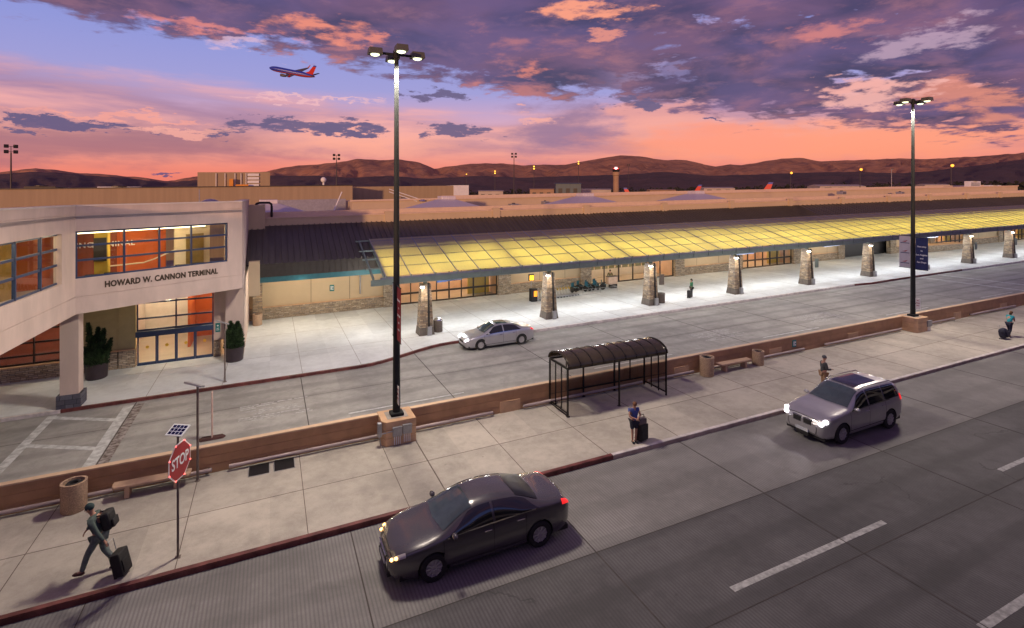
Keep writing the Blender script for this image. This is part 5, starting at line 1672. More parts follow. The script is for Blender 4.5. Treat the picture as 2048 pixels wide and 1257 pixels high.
    for q in P.get('kidney', [(0, gw)]):
        gr = MB(); gr.prism([(fx + .012, q[0] - q[1]), (fx + .012, q[0] + q[1]), (fx - .25, q[0] + q[1]), (fx - .25, q[0] - q[1])], gz - gh, gz + gh)
        o = gr.build('grille', M_black, t, bevel=.03)
        MB().bar((fx + .016, q[0] - q[1], gz + gh), (fx + .016, q[0] + q[1], gz + gh), .025).bar((fx + .016, q[0] - q[1], gz - gh), (fx + .016, q[0] + q[1], gz - gh), .02).build('grille_trim', M_chr, o)
    MB().box(fx - .2, fx + .02, -gw * 1.5, gw * 1.5, .2, .33).build('lower_intake', M_black, t, bevel=.02)
    MB().box(fx - .02, fx + .035, -.26, .26, .36, .46).build('number_plate', M_plate, t, bevel=.005)
    pr = [(R * .60, .08), (R * .60, -.08), (R * .62, -.11), (R * .93, -.115), (R, -.09), (R, .09), (R * .93, .115), (R * .62, .11), (R * .60, .08)]
    for cx in wx:
        for sd in (1, -1):
            yy = sd * (P['track'])
            o = MB().lathe(pr, 32, axis='y', cap=False).build('wheel', M_tyre, t, smooth=True); o.location = (cx, yy, R)
            rm = MB().lathe([(.02, sd * .075), (R * .16, sd * .08), (R * .18, sd * .06), (R * .56, sd * .055), (R * .64, sd * .108), (R * .66, sd * .1), (R * .66, -sd * .05), (.02, -sd * .05)], 28, axis='y')
            for k in range(10):
                a = k * math.pi / 5
                rm.bar((math.cos(a) * R * .12, sd * .085, math.sin(a) * R * .12), (math.cos(a) * R * .6, sd * .085, math.sin(a) * R * .6), .035, .03, up=(0, 1, 0))
            rm.build('rim', M_rim, o)
        aw = MB()
        aw.grid(lambda u, v: (cx + math.cos(math.pi * u) * Ra * .995, (v - .5) * 2 * (c['w'](cx) - .03), R + math.sin(math.pi * u) * Ra * .995), 20, 2)
        aw.build('wheel_arch', M_black, t)
    MB().box(wx[0] - .9, wx[1] + .8, -.78, .78, .18, .3).build('underbody', M_black, t)
    return t, S
SED = dict(x=(-2.44, 2.46), wheels=(-1.42, 1.43), r=.335, track=.80,
    curves=dict(
        w=[(-2.44, .58), (-2.38, .72), (-2.2, .83), (-1.7, .905), (-.8, .925), (.5, .925), (1.5, .915), (1.95, .875), (2.25, .76), (2.40, .62), (2.46, .48)],
        zt=[(-2.44, .82), (-2.38, .98), (-2.2, 1.045), (-1.85, 1.09), (-1.55, 1.15), (-1.15, 1.31), (-.75, 1.42), (-.2, 1.465), (.25, 1.44), (.6, 1.335), (.95, 1.17), (1.25, 1.015), (1.5, .955), (1.95, .87), (2.25, .775), (2.40, .69), (2.46, .60)],
        zb=[(-2.44, .70), (-2.38, .86), (-2.2, .955), (-1.6, 1.0), (-.6, .975), (.6, .935), (1.3, .895), (1.9, .81), (2.25, .705), (2.40, .62), (2.46, .54)],
        wr=[(-2.44, .40), (-2.2, .66), (-1.7, .72), (-1.4, .69), (-.8, .60), (-.2, .60), (.3, .595), (.9, .68), (1.3, .755), (1.9, .72), (2.25, .60), (2.46, .34)],
        zr=[(-2.44, .78), (-2.2, 1.02), (-1.75, 1.075), (-1.45, 1.13), (-1.1, 1.25), (-.75, 1.35), (-.2, 1.395), (.25, 1.365), (.6, 1.265), (.95, 1.11), (1.25, .985), (1.5, .93), (1.95, .85), (2.25, .755), (2.46, .58)],
        zu=[(-2.44, .42), (-2.3, .28), (-1.9, .20), (1.9, .18), (2.3, .2), (2.46, .3)]),
    glass=[('windscreen', 1.14, 1.22, .36, .36, 5.12, 7.0), ('rear_window', -1.46, -1.52, -.86, -.80, 5.15, 7.0),
           ('side_window', -.12, -.10, 1.12, .48, 4.13, 4.93), ('side_window', -1.42, -1.08, -.19, -.17, 4.13, 4.93)],
    doors=[(-.12, 1.18), (-1.02, -.13)], hood=(1.36, 2.36), mirror=.93, hl=(2.08, 2.40, 3.7, 4.55), tl=(-2.40, -2.12, 3.6, 4.5), hlm=M_hl,
    grille=(.56, .36, .07))
M_grp = mat('dark_mauve_grey_paint', (.10, .094, .098), .24, metal=.45, var=.05, coat=1.0)
M_slv = mat('silver_lilac_paint', (.48, .47, .50), .3, metal=.6, var=.04, coat=1.0)
M_suv = mat('silver_grey_paint', (.43, .42, .43), .3, metal=.55, var=.04, coat=1.0)
_, Ssed = car('sedan', 'dark grey sedan in the near lane with its left indicator lamp glowing amber', 5.45, 14.36, math.pi, M_grp, SED, s=1.09)
s2 = dict(SED); s2['hlm'] = M_hlw; s2['hlr'] = .085; s2['hlgap'] = .12
tcar, _ = car('sedan', 'silver sedan with a dark sunroof pulling away from the far kerb, headlights on', 13.7, 32.45, math.pi - R_(1), M_slv, s2)
MB().grid(lambda u, v: (-.55 + .75 * u, -.42 + .84 * v, 1.468 - .035 * abs(u - .5) - .05 * (v - .5) ** 2 + .012), 8, 8).build('sunroof', M_carg, tcar, smooth='all')
SUV = dict(x=(-2.36, 2.42), wheels=(-1.40, 1.46), r=.375, track=.84,
    curves=dict(
        w=[(-2.36, .74), (-2.28, .86), (-2.0, .93), (-1.0, .965), (.8, .965), (1.6, .955), (2.0, .91), (2.27, .80), (2.38, .68), (2.42, .56)],
        zt=[(-2.36, 1.02), (-2.30, 1.3), (-2.22, 1.52), (-2.05, 1.67), (-1.7, 1.735), (-1.0, 1.765), (-.3, 1.765), (.12, 1.72), (.42, 1.60), (.76, 1.38), (1.02, 1.205), (1.3, 1.15), (2.0, 1.06), (2.27, .94), (2.38, .84), (2.42, .76)],
        zb=[(-2.36, .95), (-2.25, 1.08), (-1.6, 1.12), (.6, 1.08), (1.3, 1.055), (2.0, .95), (2.27, .84), (2.42, .70)],
        wr=[(-2.36, .60), (-2.2, .68), (-1.6, .69), (-.3, .69), (.25, .69), (.75, .76), (1.12, .82), (2.0, .76), (2.27, .66), (2.42, .42)],
        zr=[(-2.36, 1.0), (-2.30, 1.24), (-2.2, 1.45), (-2.0, 1.60), (-1.6, 1.655), (-.3, 1.68), (.12, 1.635), (.42, 1.52), (.76, 1.31), (1.02, 1.165), (1.3, 1.12), (2.0, 1.03), (2.27, .91), (2.42, .74)],
        zu=[(-2.36, .5), (-2.2, .34), (-1.8, .27), (1.9, .25), (2.3, .28), (2.42, .40)]),
    glass=[('windscreen', .96, 1.02, .2, .2, 5.12, 7.0), ('rear_window', -2.33, -2.31, -2.16, -2.12, 5.2, 7.0),
           ('side_window', -.08, -.06, .90, .36, 4.13, 4.93), ('side_window', -1.05, -1.03, -.16, -.14, 4.13, 4.93), ('side_window', -2.05, -1.85, -1.12, -1.10, 4.13, 4.93)],
    doors=[(-.1, 1.0), (-1.1, -.12)], hood=(1.12, 2.32), mirror=.76, hl=(2.02, 2.36, 3.6, 4.7), tl=(-2.33, -2.12, 3.6, 4.35), hlm=M_hlw, hlr=.10, hlgap=.13,
    grille=(.76, .17, .10), kidney=[(-.21, .17), (.21, .17)])
tsuv, _ = car('suv', 'silver off-roader in the near lane with bright headlights and a dark glass roof', 21.98, 14.5, math.pi, M_suv, SUV, s=1.06)
MB().grid(lambda u, v: (-1.25 + 1.35 * u, -.46 + .92 * v, 1.768 - .035 * (u > .8) * (u - .8) * 5 - .05 * (v - .5) ** 2 + .012), 10, 8).build('sunroof', M_carg, tsuv, smooth='all')
for sd in (1, -1):
    MB().tube([(-1.95, sd * .66, 1.66), (-1.8, sd * .665, 1.74), (-.2, sd * .665, 1.77), (.15, sd * .665, 1.69)], .018, 8).build('roof_rail', M_chr, tsuv, smooth=True)
for q, z in ((14.45, .75),):
    for sd in (-.72, .72):
        point(21.95 - 2.75, q + sd, .62, 30, (1, .92, 1), .05, typ='SPOT', spot=R_(70), rot=(R_(80), 0, R_(90)), name='headlight_beam')
# ------------------------------------------------------------------ people
M_skin = mat('skin', (.42, .22, .15), .6, var=.08)
def skinned(name, nodes, edges, m, parent, root=0, sub=2):
    me = bpy.data.meshes.new(name)
    keys = list(nodes)
    me.from_pydata([nodes[k][0] for k in keys], [(keys.index(a), keys.index(b)) for a, b in edges], [])
    me.materials.append(m)
    o = bpy.data.objects.new(name, me); col.objects.link(o); o.parent = parent
    md = o.modifiers.new('skin', 'SKIN'); md.use_smooth_shade = True
    if not me.skin_vertices: raise RuntimeError('no skin layer')
    for i, k in enumerate(keys):
        r = nodes[k][1]
        me.skin_vertices[0].data[i].radius = r if isinstance(r, tuple) else (r, r)
        me.skin_vertices[0].data[i].use_root = (i == root)
    s = o.modifiers.new('sub', 'SUBSURF'); s.levels = sub; s.render_levels = sub
    return o
def person(label, x, y, rz, J, shirt, trousers, hair, shoes=None, H=1.75, z=0, shorts=False, sleeves=True, hairlong=0.0, group=None, bulk=1.0):
    """J: joint dict in metres for a 1.75 m figure, facing +x; overrides the standing pose"""
    k = H / 1.75
    t = thing('person', label, 'person', x, y, z, rz=rz, group=group)
    P = dict(pelvis=(0, 0, .95), waist=(.0, 0, 1.08), chest=(.0, 0, 1.30), neck=(.01, 0, 1.47), throat=(.02, 0, 1.53), head=(.04, 0, 1.64), crown=(.035, 0, 1.70),
             hipL=(0, .10, .90), hipR=(0, -.10, .90), kneeL=(.02, .11, .50), kneeR=(.02, -.11, .50), ankL=(-.01, .11, .09), ankR=(-.01, -.11, .09), toeL=(.15, .12, .04), toeR=(.15, -.12, .04),
             shL=(0, .19, 1.42), shR=(0, -.19, 1.42), elL=(-.02, .25, 1.14), elR=(-.02, -.25, 1.14), wrL=(.06, .24, .90), wrR=(.06, -.24, .90))
    P.update(J)
    P = {a: tuple(v * k for v in b) for a, b in P.items()}
    b = bulk
    rad = dict(pelvis=(.145 * b, .11 * b), waist=(.13 * b, .095 * b), chest=(.155 * b, .105 * b), neck=.062, throat=.052, head=(.078, .095), crown=(.066, .078), hipL=.088 * b, hipR=.088 * b, kneeL=.058, kneeR=.058, ankL=.040, ankR=.040, toeL=.034, toeR=.034,
               shL=.062, shR=.062, elL=.042, elR=.042, wrL=.028, wrR=.028)
    nd = {a: (P[a], (tuple(v * k for v in rad[a]) if isinstance(rad[a], tuple) else rad[a] * k)) for a in P}
    E = [('pelvis', 'waist'), ('waist', 'chest'), ('chest', 'neck'), ('neck', 'throat'), ('throat', 'head'), ('head', 'crown'), ('pelvis', 'hipL'), ('pelvis', 'hipR'), ('hipL', 'kneeL'), ('hipR', 'kneeR'), ('kneeL', 'ankL'), ('kneeR', 'ankR'),
         ('ankL', 'toeL'), ('ankR', 'toeR'), ('chest', 'shL'), ('chest', 'shR'), ('shL', 'elL'), ('shR', 'elR'), ('elL', 'wrL'), ('elR', 'wrR')]
    # hands: palm and five fingers each
    for s in 'LR':
        w = Vector(P['wr' + s]); e = Vector(P['el' + s]); d = (w - e).normalized()
        up = Vector((0, 0, 1)) if abs(d.z) < .8 else Vector((1, 0, 0))
        sx = d.cross(up).normalized(); dn = sx.cross(d).normalized()
        pm_ = w + d * .07 * k
        nd['pl' + s] = (tuple(pm_), (.030 * k, .018 * k)); E.append(('wr' + s, 'pl' + s))
        for f in range(5):
            off = (f - 1.5) * .016 * k if f < 4 else -.045 * k * (1 if s == 'L' else -1)
            ln = (.07, .078, .073, .058, .05)[f] * k
            if f == 4:
                a = w + d * .035 * k + sx * off * .5; b_ = a + d * ln * .6 + sx * off * .6
            else:
                a = pm_ + d * .02 * k + sx * off; b_ = a + d * ln * .6 - dn * .012 * k
            c_ = b_ + d * ln * .35 - dn * .028 * k
            nd[f'a{f}{s}'] = (tuple(a), .0085 * k); nd[f'b{f}{s}'] = (tuple(b_), .008 * k); nd[f'c{f}{s}'] = (tuple(c_), .0065 * k)
            E += [('pl' + s if f < 4 else 'wr' + s, f'a{f}{s}'), (f'a{f}{s}', f'b{f}{s}'), (f'b{f}{s}', f'c{f}{s}')]
    skinned('body', nd, E, M_skin, t)
    # face: nose, eyes, mouth, ears
    hd_ = Vector(P['head']); hx = (Vector(P['crown']) - Vector(P['throat'])).normalized()
    fwd = (Vector((1, 0, 0)) - hx * hx.x).normalized(); lat = hx.cross(fwd).normalized()
    def hp(a, b_, c_): return hd_ + fwd * a * k + lat * b_ * k + hx * c_ * k
    MB().tube([hp(.085, 0, .02), hp(.105, 0, -.02), hp(.085, 0, -.028)], [.010 * k, .014 * k, .008 * k], 6).build('nose', M_skin, t, smooth='all')
    m_ = MB()
    for sd in (1, -1): m_.ball(hp(.078, sd * .033, .018), .011 * k, 4)
    m_.build('eyes', M_black, t)
    MB().bar(hp(.084, -.022, -.058), hp(.084, .022, -.058), .008 * k).build('mouth', mat('lips', (.30, .10, .08), .6), t)
    for sd in (1, -1): MB().ball(hp(-.005, sd * .082, .0), .022 * k, 5, (1, .5, 1.3)).build('ear', M_skin, t, smooth='all')
    # hair cap
    hb = MB()
    cpos = hp(-.018, 0, .045)
    hb.ball(tuple(cpos), .102 * k, 9, (1.0, .88, .92))
    if hairlong: hb.tube([hp(-.07, 0, .03), hp(-.09, 0, -.06), hp(-.08, 0, -.06 - hairlong)], [.075 * k, .07 * k, .03 * k], 10)
    o = hb.build('hair', hair, t, smooth='all')
    # clothing shells
    def shell(nm, keys, m, grow, root, trims=None):
        q = {}
        for a in keys:
            r = nd[a][1]; r = r if isinstance(r, tuple) else (r, r)
            q[a] = (nd[a][0], tuple(v + grow for v in r))
        if trims: q.update(trims)
        ks = list(q)
        es = [e for e in E if e[0] in q and e[1] in q]
        if trims:
            for a, e0 in TR.items():
                if a in q: es.append((e0, a))
        return skinned(nm, q, es, m, t, root=ks.index(root))
    TR = {}
    if sleeves:
        shell('shirt', ['pelvis', 'waist', 'chest', 'neck', 'shL', 'shR', 'elL', 'elR', 'wrL', 'wrR'], shirt, .016 * k, 'chest')
    else:
        tr = {}
        for s in 'LR':
            m__ = Vector(P['sh' + s]).lerp(Vector(P['el' + s]), .45); tr['sl' + s] = (tuple(m__), .062 * k); TR['sl' + s] = 'sh' + s
        shell('shirt', ['pelvis', 'waist', 'chest', 'neck', 'shL', 'shR'], shirt, .018 * k, 'chest', tr)
    TR = {}
    if shorts:
        tr = {}
        for s in 'LR':
            m__ = Vector(P['hip' + s]).lerp(Vector(P['knee' + s]), .85); tr['sr' + s] = (tuple(m__), .085 * k); TR['sr' + s] = 'hip' + s
        shell('shorts', ['pelvis', 'hipL', 'hipR'], trousers, .024 * k, 'pelvis', tr)
    else:
        shell('trousers', ['pelvis', 'hipL', 'hipR', 'kneeL', 'kneeR', 'ankL', 'ankR'], trousers, .020 * k, 'pelvis')
    for s in 'LR':
        a = Vector(P['ank' + s]); b_ = Vector(P['toe' + s])
        MB().tube([a + (a - b_).normalized() * .05 * k - Vector((0, 0, .04 * k)), a - Vector((0, 0, .035 * k)), b_, b_ + (b_ - a).normalized() * .05 * k], [.035 * k, .048 * k, .045 * k, .02 * k], 10).build('shoe', shoes or M_black, t, smooth='all')
    return t
def cloth(n, c): return mat(n, c, .9, var=.2, scale=12)
def suitcase(x, y, rz, label, m, w=.40, d=.24, h=.56, lean=0.0, handle=.45, z=0, soft=.03):
    t = thing('suitcase', label, 'suitcase', x, y, z, rz=rz)
    t.rotation_euler = (lean, 0, rz)
    MB().box(-w / 2, w / 2, -d / 2, d / 2, .05, .05 + h).build('case', m, t, bevel=soft)
    MB().box(-w * .38, w * .38, -d / 2 - .03, -d / 2, .12, h * .75).build('pocket', m, t, bevel=.012)
    for sx in (-1, 1):
        o = MB().lathe([(.01, -.015), (.035, -.015), (.035, .015), (.01, .015)], 12, axis='x').build('wheel', M_tyre, t); o.location = (sx * w * .4, d * .42, .035)
    if handle:
        MB().tube([(-w * .25, d * .4, h), (-w * .25, d * .4, h + handle), (w * .25, d * .4, h + handle), (w * .25, d * .4, h)], .01, 6).build('pull_handle', M_grey, t)
    return t
M_lug = mat('black_luggage', (.012, .011, .012), .7, var=.3, scale=10)
M_lug2 = mat('navy_luggage', (.015, .016, .035), .7, var=.3, scale=10)
# 1 traveller walking away at lower left, carrying a backpack, towing a case
W_ = dict(hipL=(0, .10, .90), hipR=(0, -.10, .90), kneeL=(.20, .11, .53), ankL=(.32, .11, .13), toeL=(.46, .12, .09), kneeR=(-.06, -.11, .50), ankR=(-.34, -.11, .13), toeR=(-.22, -.12, .03),
          chest=(.07, 0, 1.29), waist=(.03, 0, 1.08), neck=(.13, 0, 1.45), throat=(.16, 0, 1.50), head=(.21, 0, 1.60), crown=(.21, 0, 1.66), shL=(.10, .19, 1.39), shR=(.10, -.19, 1.39), elL=(-.06, .25, 1.14), wrL=(-.24, .28, .92), elR=(.22, -.24, 1.16), wrR=(.36, -.20, .98))
px1 = person('person leaning forward in grey-green clothes walking left with a dark backpack', -4.15, 17.45, R_(168), W_, cloth('grey_green_jacket', (.075, .10, .09)), cloth('grey_green_trousers', (.12, .15, .14)), cloth('dark_teal_hood', (.03, .055, .055)), H=1.88, shoes=cloth('brown_shoe', (.12, .06, .04)))
bp_ = thing('backpack', 'large dark backpack on the walking person at lower left', 'backpack', -4.15 + .12, 17.47, 1.08, rz=R_(168))
bp_.rotation_euler = (0, R_(12), R_(168))
MB().box(-.26, -.02, -.19, .19, .02, .50).build('bag', M_lug, bp_, bevel=.07)
MB().box(-.32, -.25, -.14, .14, .06, .28).build('pocket', M_lug, bp_, bevel=.03)
for sd in (.11, -.11): MB().tube([(-.05, sd, .46), (.10, sd, .47), (.21, sd, .34), (.12, sd, .12), (-.04, sd, .1)], .018, 6).build('strap', M_lug, bp_)
suitcase(-3.52, 17.05, R_(70), 'black suitcase pulled behind the walking person at lower left', M_lug, w=.40, d=.26, h=.60, lean=R_(-14), handle=.38)
# 2 woman beside her case at the near kerb
F_ = dict(elL=(.10, .25, 1.16), wrL=(.24, .07, 1.13), elR=(.08, -.25, 1.16), wrR=(.25, -.04, 1.10), head=(.06, 0, 1.62), crown=(.07, 0, 1.68), kneeL=(.02, .09, .5), kneeR=(.02, -.09, .5), ankL=(-.01, .07, .09), ankR=(-.01, -.07, .09), toeL=(.14, .08, .04), toeR=(.14, -.08, .04))
person('woman in a blue top and dark shorts standing at the kerb with folded arms', 13.05, 17.0, R_(-100), F_, cloth('blue_top', (.07, .10, .30)), cloth('dark_shorts', (.02, .022, .04)), cloth('auburn_hair', (.16, .07, .035)), H=1.62, shorts=True, sleeves=False, bulk=1.08)
suitcase(13.42, 16.98, R_(12), 'upright black suitcase beside the woman in blue', M_lug, w=.46, d=.28, h=.62, handle=.16)
hb_ = thing('handbag', 'small floral bag resting on the black suitcase', 'bag', 13.38, 16.95, .69)
MB().box(-.19, .19, -.11, .11, 0, .24).build('bag', mat('floral_bag', (.45, .38, .36), .8, var=.6, scale=25, c2=(.12, .08, .08)), hb_, bevel=.04)
MB().tube([(-.12, 0, .22), (-.1, 0, .36), (.1, 0, .36), (.12, 0, .22)], .014, 6).build('handle', M_lug, hb_)
# 3 man with khaki trousers behind the silver off-roader
S_ = dict(elR=(.06, -.24, 1.15), wrR=(.28, -.12, 1.14), elL=(.0, .24, 1.14), wrL=(.20, .08, 1.10), chest=(.0, 0, 1.3))
person('man in a dark shirt and khaki trousers standing behind the silver off-roader', 24.35, 17.05, R_(-30), S_, cloth('charcoal_shirt', (.06, .06, .065)), cloth('khaki_trousers', (.30, .18, .10)), cloth('grey_hair', (.10, .10, .11)), H=1.78)
suitcase(23.62, 16.72, R_(20), 'rounded dark red bag on the ground behind the silver off-roader', mat('dark_red_luggage', (.035, .012, .012), .7, var=.3), w=.52, d=.34, h=.42, handle=0, soft=.12)
# 4 woman with a cyan top stooping over her phone at far right
G_ = dict(W_); G_.update(chest=(.10, 0, 1.28), elL=(.16, .22, 1.10), wrL=(.38, .08, 1.12), elR=(.14, -.22, 1.10), wrR=(.38, -.06, 1.10), kneeL=(.15, .1, .5), ankL=(.14, .1, .09), toeL=(.28, .11, .04), kneeR=(-.03, -.1, .5), ankR=(-.22, -.1, .12), toeR=(-.10, -.11, .03))
person('woman in a cyan top and dark trousers walking right at the far right edge', 43.55, 17.85, R_(-8), G_, cloth('cyan_top', (.03, .30, .36)), cloth('dark_navy_trousers', (.018, .018, .04)), cloth('brown_hair', (.14, .07, .03)), H=1.66, hairlong=.16, sleeves=False, shoes=cloth('tan_shoe', (.35, .17, .06)))
suitcase(42.72, 17.75, R_(10), 'big round black bag behind the woman in cyan', M_lug2, w=.66, d=.42, h=.62, handle=.2, soft=.18, lean=R_(-8))
# 5 person in green under the canopy
person('person in a green top standing near the third stone pillar with a dark case', 35.1, 37.3, R_(160), dict(elL=(.02, .24, 1.14), wrL=(.12, .2, .92)), cloth('green_top', (.02, .12, .05)), cloth('black_trousers', (.015, .015, .02)), cloth('black_hair', (.02, .018, .015)), H=1.66, hairlong=.12)
suitcase(34.55, 37.0, R_(30), 'upright dark case beside the person in green', M_lug, w=.46, d=.3, h=.66, handle=.2)

# ------------------------------------------------------------------ luggage carts and wheelchairs
def cart():
    t = thing('luggage_cart', 'steel luggage cart', 'luggage cart', 0, 0, 0, group='nested steel luggage carts')
    MB().tube([(-.28, .35, .12), (-.28, -.45, .12), (.28, -.45, .12), (.28, .35, .12), (-.28, .35, .12)], .02, 6).tube([(-.26, .35, .12), (-.26, .55, 1.0), (.26, .55, 1.0), (.26, .35, .12)], .02, 6).build('frame', M_grey, t)
    mb = MB()
    for k in range(5): mb.tube([(-.24 + .12 * k, .4, .16), (-.24 + .12 * k, .5, .62)], .01, 5)
    mb.box(-.27, .27, -.42, .34, .14, .16); mb.build('back_grid', M_grey, t)
    MB().box(-.24, .24, .44, .47, .62, .82).build('advert_plate', M_yel, t)
    for x, y in ((-.26, -.4), (.26, -.4), (-.26, .3), (.26, .3)):
        o = MB().lathe([(.01, -.02), (.06, -.02), (.06, .02), (.01, .02)], 10, axis='x').build('wheel', M_tyre, t); o.location = (x, y, .06)
    return t
c0 = cart()
c0.location = (21.9, 42.9, g(21.9, 42.9)); c0.rotation_euler = (0, 0, R_(80)); c0['label'] = 'first luggage cart of the nested row, next to the black dispenser'
for i in range(1, 14):
    x = 21.9 + i * .33; y = 42.9 + .03 * i
    dup(c0, x, y, 0, R_(80), 'luggage cart ' + ('in the nested row left of the second stone pillar' if x < 24.3 else 'in the nested row right of the second stone pillar'))
def wheelchair():
    t = thing('wheelchair', 'folded wheelchair with a teal seat', 'wheelchair', 0, 0, 0, group='parked wheelchairs with teal seats')
    for sx in (-.28, .28):
        o = MB().lathe([(.26, -.012), (.29, -.02), (.30, 0), (.29, .02), (.26, .012)], 20, axis='x').build('wheel', M_tyre, t); o.location = (sx, .1, .30)
        MB().tube([(sx * .85, -.4, .12), (sx * .85, -.35, .5), (sx * .85, .22, .5), (sx * .85, .28, .95), (sx * .85, .42, .97)], .014, 6).build('side_frame', M_grey, t)
    MB().box(-.22, .22, -.25, .2, .48, .53).build('seat', M_tealc, t, bevel=.02)
    MB().box(-.22, .22, .22, .26, .52, .94).build('backrest', M_tealc, t, bevel=.02)
    return t
M_tealc = mat('teal_canvas', (.01, .09, .12), .8, var=.3)
w0 = wheelchair()
w0.location = (26.9, 44.3, g(26.9, 44.3)); w0.rotation_euler = (0, 0, R_(20)); w0['label'] = 'leftmost wheelchair with a teal seat, standing slightly apart'
for i, (x, y, a) in enumerate([(27.9, 44.9, 30), (28.3, 44.1, 10), (28.9, 45.0, 40), (29.3, 44.2, 0), (29.9, 45.1, 25), (30.3, 44.3, 50)]):
    dup(w0, x, y, 0, R_(a), 'teal-seated wheelchair in the cluster between the second and third stone pillars')
cr = thing('cart_corral', 'low steel rail pen around the carts and wheelchairs', 'corral', 26.4, 43.4, 0)
MB().tube([(-1.8, -.5, .02), (4.6, -.35, .02)], .03, 6).tube([(.6, -.45, .5), (4.6, -.35, .5)], .02, 6).tube([(4.6, -.35, .5), (4.6, .9, .5)], .02, 6).tube([(.6, -.45, 0), (.6, -.45, .5)], .02, 6).tube([(2.6, -.4, 0), (2.6, -.4, .5)], .02, 6).tube([(4.6, -.35, 0), (4.6, -.35, .5)], .02, 6).build('rail', M_grey, cr)
dsp = thing('cart_dispenser', 'black luggage cart dispenser with an orange panel', 'dispenser', 21.6, 42.7, 0)
MB().box(-.3, .3, -.25, .25, 0, 1.15).build('cabinet', M_black, dsp, bevel=.03)
MB().box(-.05, .26, -.26, -.251, .45, .95).build('orange_panel', emis('orange_panel', (1, .33, .02), 1.1), dsp)
ysn = thing('lit_sign', 'small lit yellow sign with two dark marks on a post over the luggage carts', 'sign', 21.7, 43.3, 0)
MB().tube([(0, 0, 0), (0, 0, 1.9)], .03, 6).build('post', M_grey, ysn)
MB().box(-.25, .25, -.1, .1, 1.75, 2.35).build('box', M_black, ysn, bevel=.01)
MB().box(-.2, -.02, -.11, -.101, 1.8, 2.25).box(.03, .2, -.11, -.101, 1.8, 2.25).build('lit_panel', emis('yellow_panel_lit', (1, .5, .02), 2.2), ysn)
dk = thing('check_in_desk', 'peach and black outdoor check-in desk at the end of the wheelchairs', 'desk', 31.5, 44.6, 0)
MB().box(-.6, .5, -.25, .25, .4, 1.15).build('counter', mat('peach_panel', (.55, .38, .27), .7), dk, bevel=.02)
MB().box(-.62, .52, -.28, .28, 1.15, 1.2).build('top', M_fasc, dk)
MB().box(-.3, .45, -.27, .2, 0, .4).build('base', M_black, dk)
person('dark-haired attendant in an olive shirt behind the outdoor desk', 31.75, 45.3, R_(-110), {}, cloth('olive_shirt', (.14, .12, .05)), MATS['black_trousers'], MATS['black_hair'], H=1.72)
pb_ = thing('planter_box', 'wide pale stone planter with a round grey plant by the fifth entrance', 'planter', 91.3, 46.0, 0)
MB().box(-4.3, 4.6, -1.2, .2, 0, .9).build('box', M_stw, pb_)
MB().box(-4.4, 4.7, -1.3, .3, .9, 1.0).build('cap', M_pier, pb_)
# security cameras / small boxes on pillars
for i, (x, l) in enumerate(((30.62, 'small dark board sign on the right of the third stone pillar'), (50.7, 'small green board sign on the right of the fifth stone pillar'), (80.6, 'small green board sign on the right of the eighth stone pillar'), (90.4, 'small pale board sign on the right of the ninth stone pillar'))):
    t = thing('pillar_board', l, 'sign', x + .1, 36.5, 1.3)
    MB().box(.0, .5, -.03, .03, .3, 1.2).build('board', M_slate2 if i == 0 else M_green, t)
    MB().box(-.45, 0, -.02, .02, .9, .95).build('bracket', M_grey, t)

# ------------------------------------------------------------------ aircraft
M_fus = bpy.data.materials.new('aircraft_livery'); M_fus.use_nodes = True
t_ = M_fus.node_tree; b_ = t_.nodes['Principled BSDF']; T = NT(t_)
s_3 = T.n('ShaderNodeSeparateXYZ'); T.put(s_3.inputs[0], T.n('ShaderNodeTexCoord').outputs['Object'])
zz = T.m('ADD', s_3.outputs[2], T.m('MULTIPLY', s_3.outputs[0], .04))
T.put(b_.inputs['Base Color'], T.mix(T.sm(zz, -.55, -.35), (.55, .05, .02), T.mix(T.sm(zz, -.42, -.3), (.55, .22, .02), (.025, .05, .42))))
b_.inputs['Roughness'].default_value = .35
M_fin = bpy.data.materials.new('aircraft_fin_stripes'); M_fin.use_nodes = True
t_ = M_fin.node_tree; b_ = t_.nodes['Principled BSDF']; T = NT(t_)
s_3 = T.n('ShaderNodeSeparateXYZ'); T.put(s_3.inputs[0], T.n('ShaderNodeTexCoord').outputs['Object'])
q_ = T.m('ADD', s_3.outputs[0], T.m('MULTIPLY', s_3.outputs[2], .85))
rp = T.n('ShaderNodeValToRGB'); rp.color_ramp.interpolation = 'CONSTANT'
T.put(rp.inputs[0], T.m('DIVIDE', T.m('ADD', q_, 14.5), 10))
e = rp.color_ramp.elements; e[0].position = 0; e[0].color = (.62, .03, .02, 1); e[1].position = .58; e[1].color = (.65, .30, .05, 1)
for p_, c_ in ((.66, (.65, .08, .03, 1)), (.74, (.50, .42, .38, 1)), (.84, (.55, .12, .05, 1))): x_ = e.new(p_); x_.color = c_
T.put(b_.inputs['Base Color'], T.mix(T.sm(s_3.outputs[2], 7.0, 7.1), rp.outputs[0], (.05, .06, .40)))
M_wing = mat('aircraft_wing_grey', (.10, .09, .085), .5, var=.1)
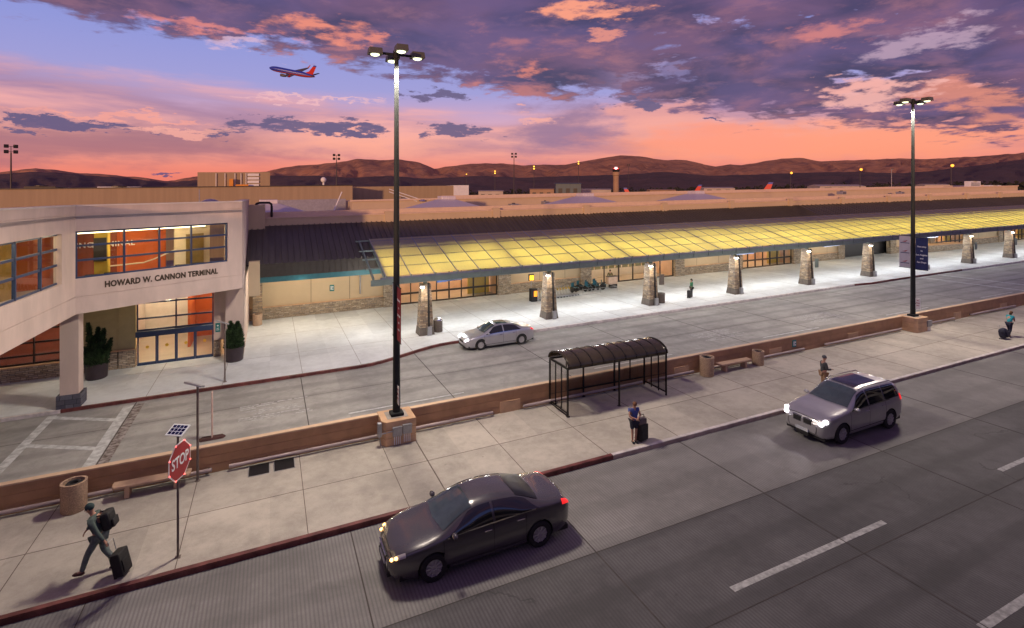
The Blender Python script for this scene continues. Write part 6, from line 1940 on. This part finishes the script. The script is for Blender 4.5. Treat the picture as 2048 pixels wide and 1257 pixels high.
def aircraft(label, loc, rot, s=1.0):
    t = thing('airliner', label, 'airliner', true_z=True)
    t.location = loc; t.rotation_euler = rot; t.scale = (s, s, s)
    pr = [(.02, 16.3), (.55, 15.9), (1.15, 14.9), (1.6, 13.4), (1.85, 11.5), (1.88, 8), (1.88, -7), (1.7, -10), (1.25, -13), (.7, -15.2), (.25, -16.5), (.02, -16.7)]
    MB().lathe([(r, z) for r, z in pr], 24, axis='x').build('fuselage', M_fus, t, smooth='all')
    MB().bar((14.6, 0, 1.05), (13.9, 0, 1.45), 1.5, .06, up=(1, 0, 0)).build('cockpit_window', M_carg, t)
    for sd in (1, -1):
        w = MB()
        pts = [(4.2, 1.2, -1.1), (-2.8, 1.2, -1.1), (-5.3, 16.6, .75), (-3.9, 16.6, .75)]
        vs = [(x, y * sd, z + .25) for x, y, z in pts] + [(x, y * sd, z - .1) for x, y, z in pts]
        w.add(vs, [(0, 1, 2, 3), (7, 6, 5, 4), (0, 4, 5, 1), (1, 5, 6, 2), (2, 6, 7, 3), (3, 7, 4, 0)])
        wg = w.build('wing', M_wing, t)
        MB().add([(-4.0, sd * 16.6, .8), (-5.3, sd * 16.6, .8), (-6.5, sd * 17.2, 3.2), (-5.9, sd * 17.2, 3.2), (-4.0, sd * 16.75, .8), (-5.3, sd * 16.75, .8), (-6.5, sd * 17.3, 3.2), (-5.9, sd * 17.3, 3.2)],
                 [(0, 1, 2, 3), (7, 6, 5, 4), (0, 4, 5, 1), (1, 5, 6, 2), (2, 6, 7, 3), (3, 7, 4, 0)]).build('winglet', MATS['stop_red'], wg)
        MB().lathe([(.5, 6.2), (1.05, 5.9), (1.1, 4.2), (.8, 2.2), (.4, 1.6)], 18, (0, sd * 4.9, -2.1), axis='x').build('engine', M_wing, t, smooth='all')
        h = [(-13.2, .5, .6), (-15.4, .5, .6), (-17.3, 6.6, 1.3), (-16.2, 6.6, 1.3)]
        vs = [(x, y * sd, z + .1) for x, y, z in h] + [(x, y * sd, z - .1) for x, y, z in h]
        MB().add(vs, [(0, 1, 2, 3), (7, 6, 5, 4), (0, 4, 5, 1), (1, 5, 6, 2), (2, 6, 7, 3), (3, 7, 4, 0)]).build('tailplane', M_wing, t)
    f = [(-9.0, 1.5), (-14.9, 1.1), (-17.3, 8.0), (-15.3, 8.0), (-12.0, 3.0)]
    vplate(f, -.14, .14).build('fin', M_fin, t)
    return t
ax_, ay_, az_ = far(584, 145, 385)
aircraft('blue and red airliner climbing in the sky at left of centre', (ax_, ay_, az_), Euler((R_(-24), R_(-11), R_(182 - 24.5)), 'XYZ'), 1.02)
for px, py, d, lb in ((1541, 365, 265, 'rightmost parked airliner, red and orange tail fin above the roof'), (1400, 370, 350, 'middle parked airliner with its red striped tail above the roof'), (1251, 376, 330, 'leftmost parked airliner, dark body and orange fin beside the control tower')):
    x, y, z = far(px, py, d)
    if px > 1300: aircraft(lb, (x - 10.3, y + 12.3, z - 8.0), (0, 0, R_(130)), 1.0)
    else: aircraft(lb, (x + 12.8, y - 9.6, z - 8.0), (0, 0, R_(-37)), 1.0)
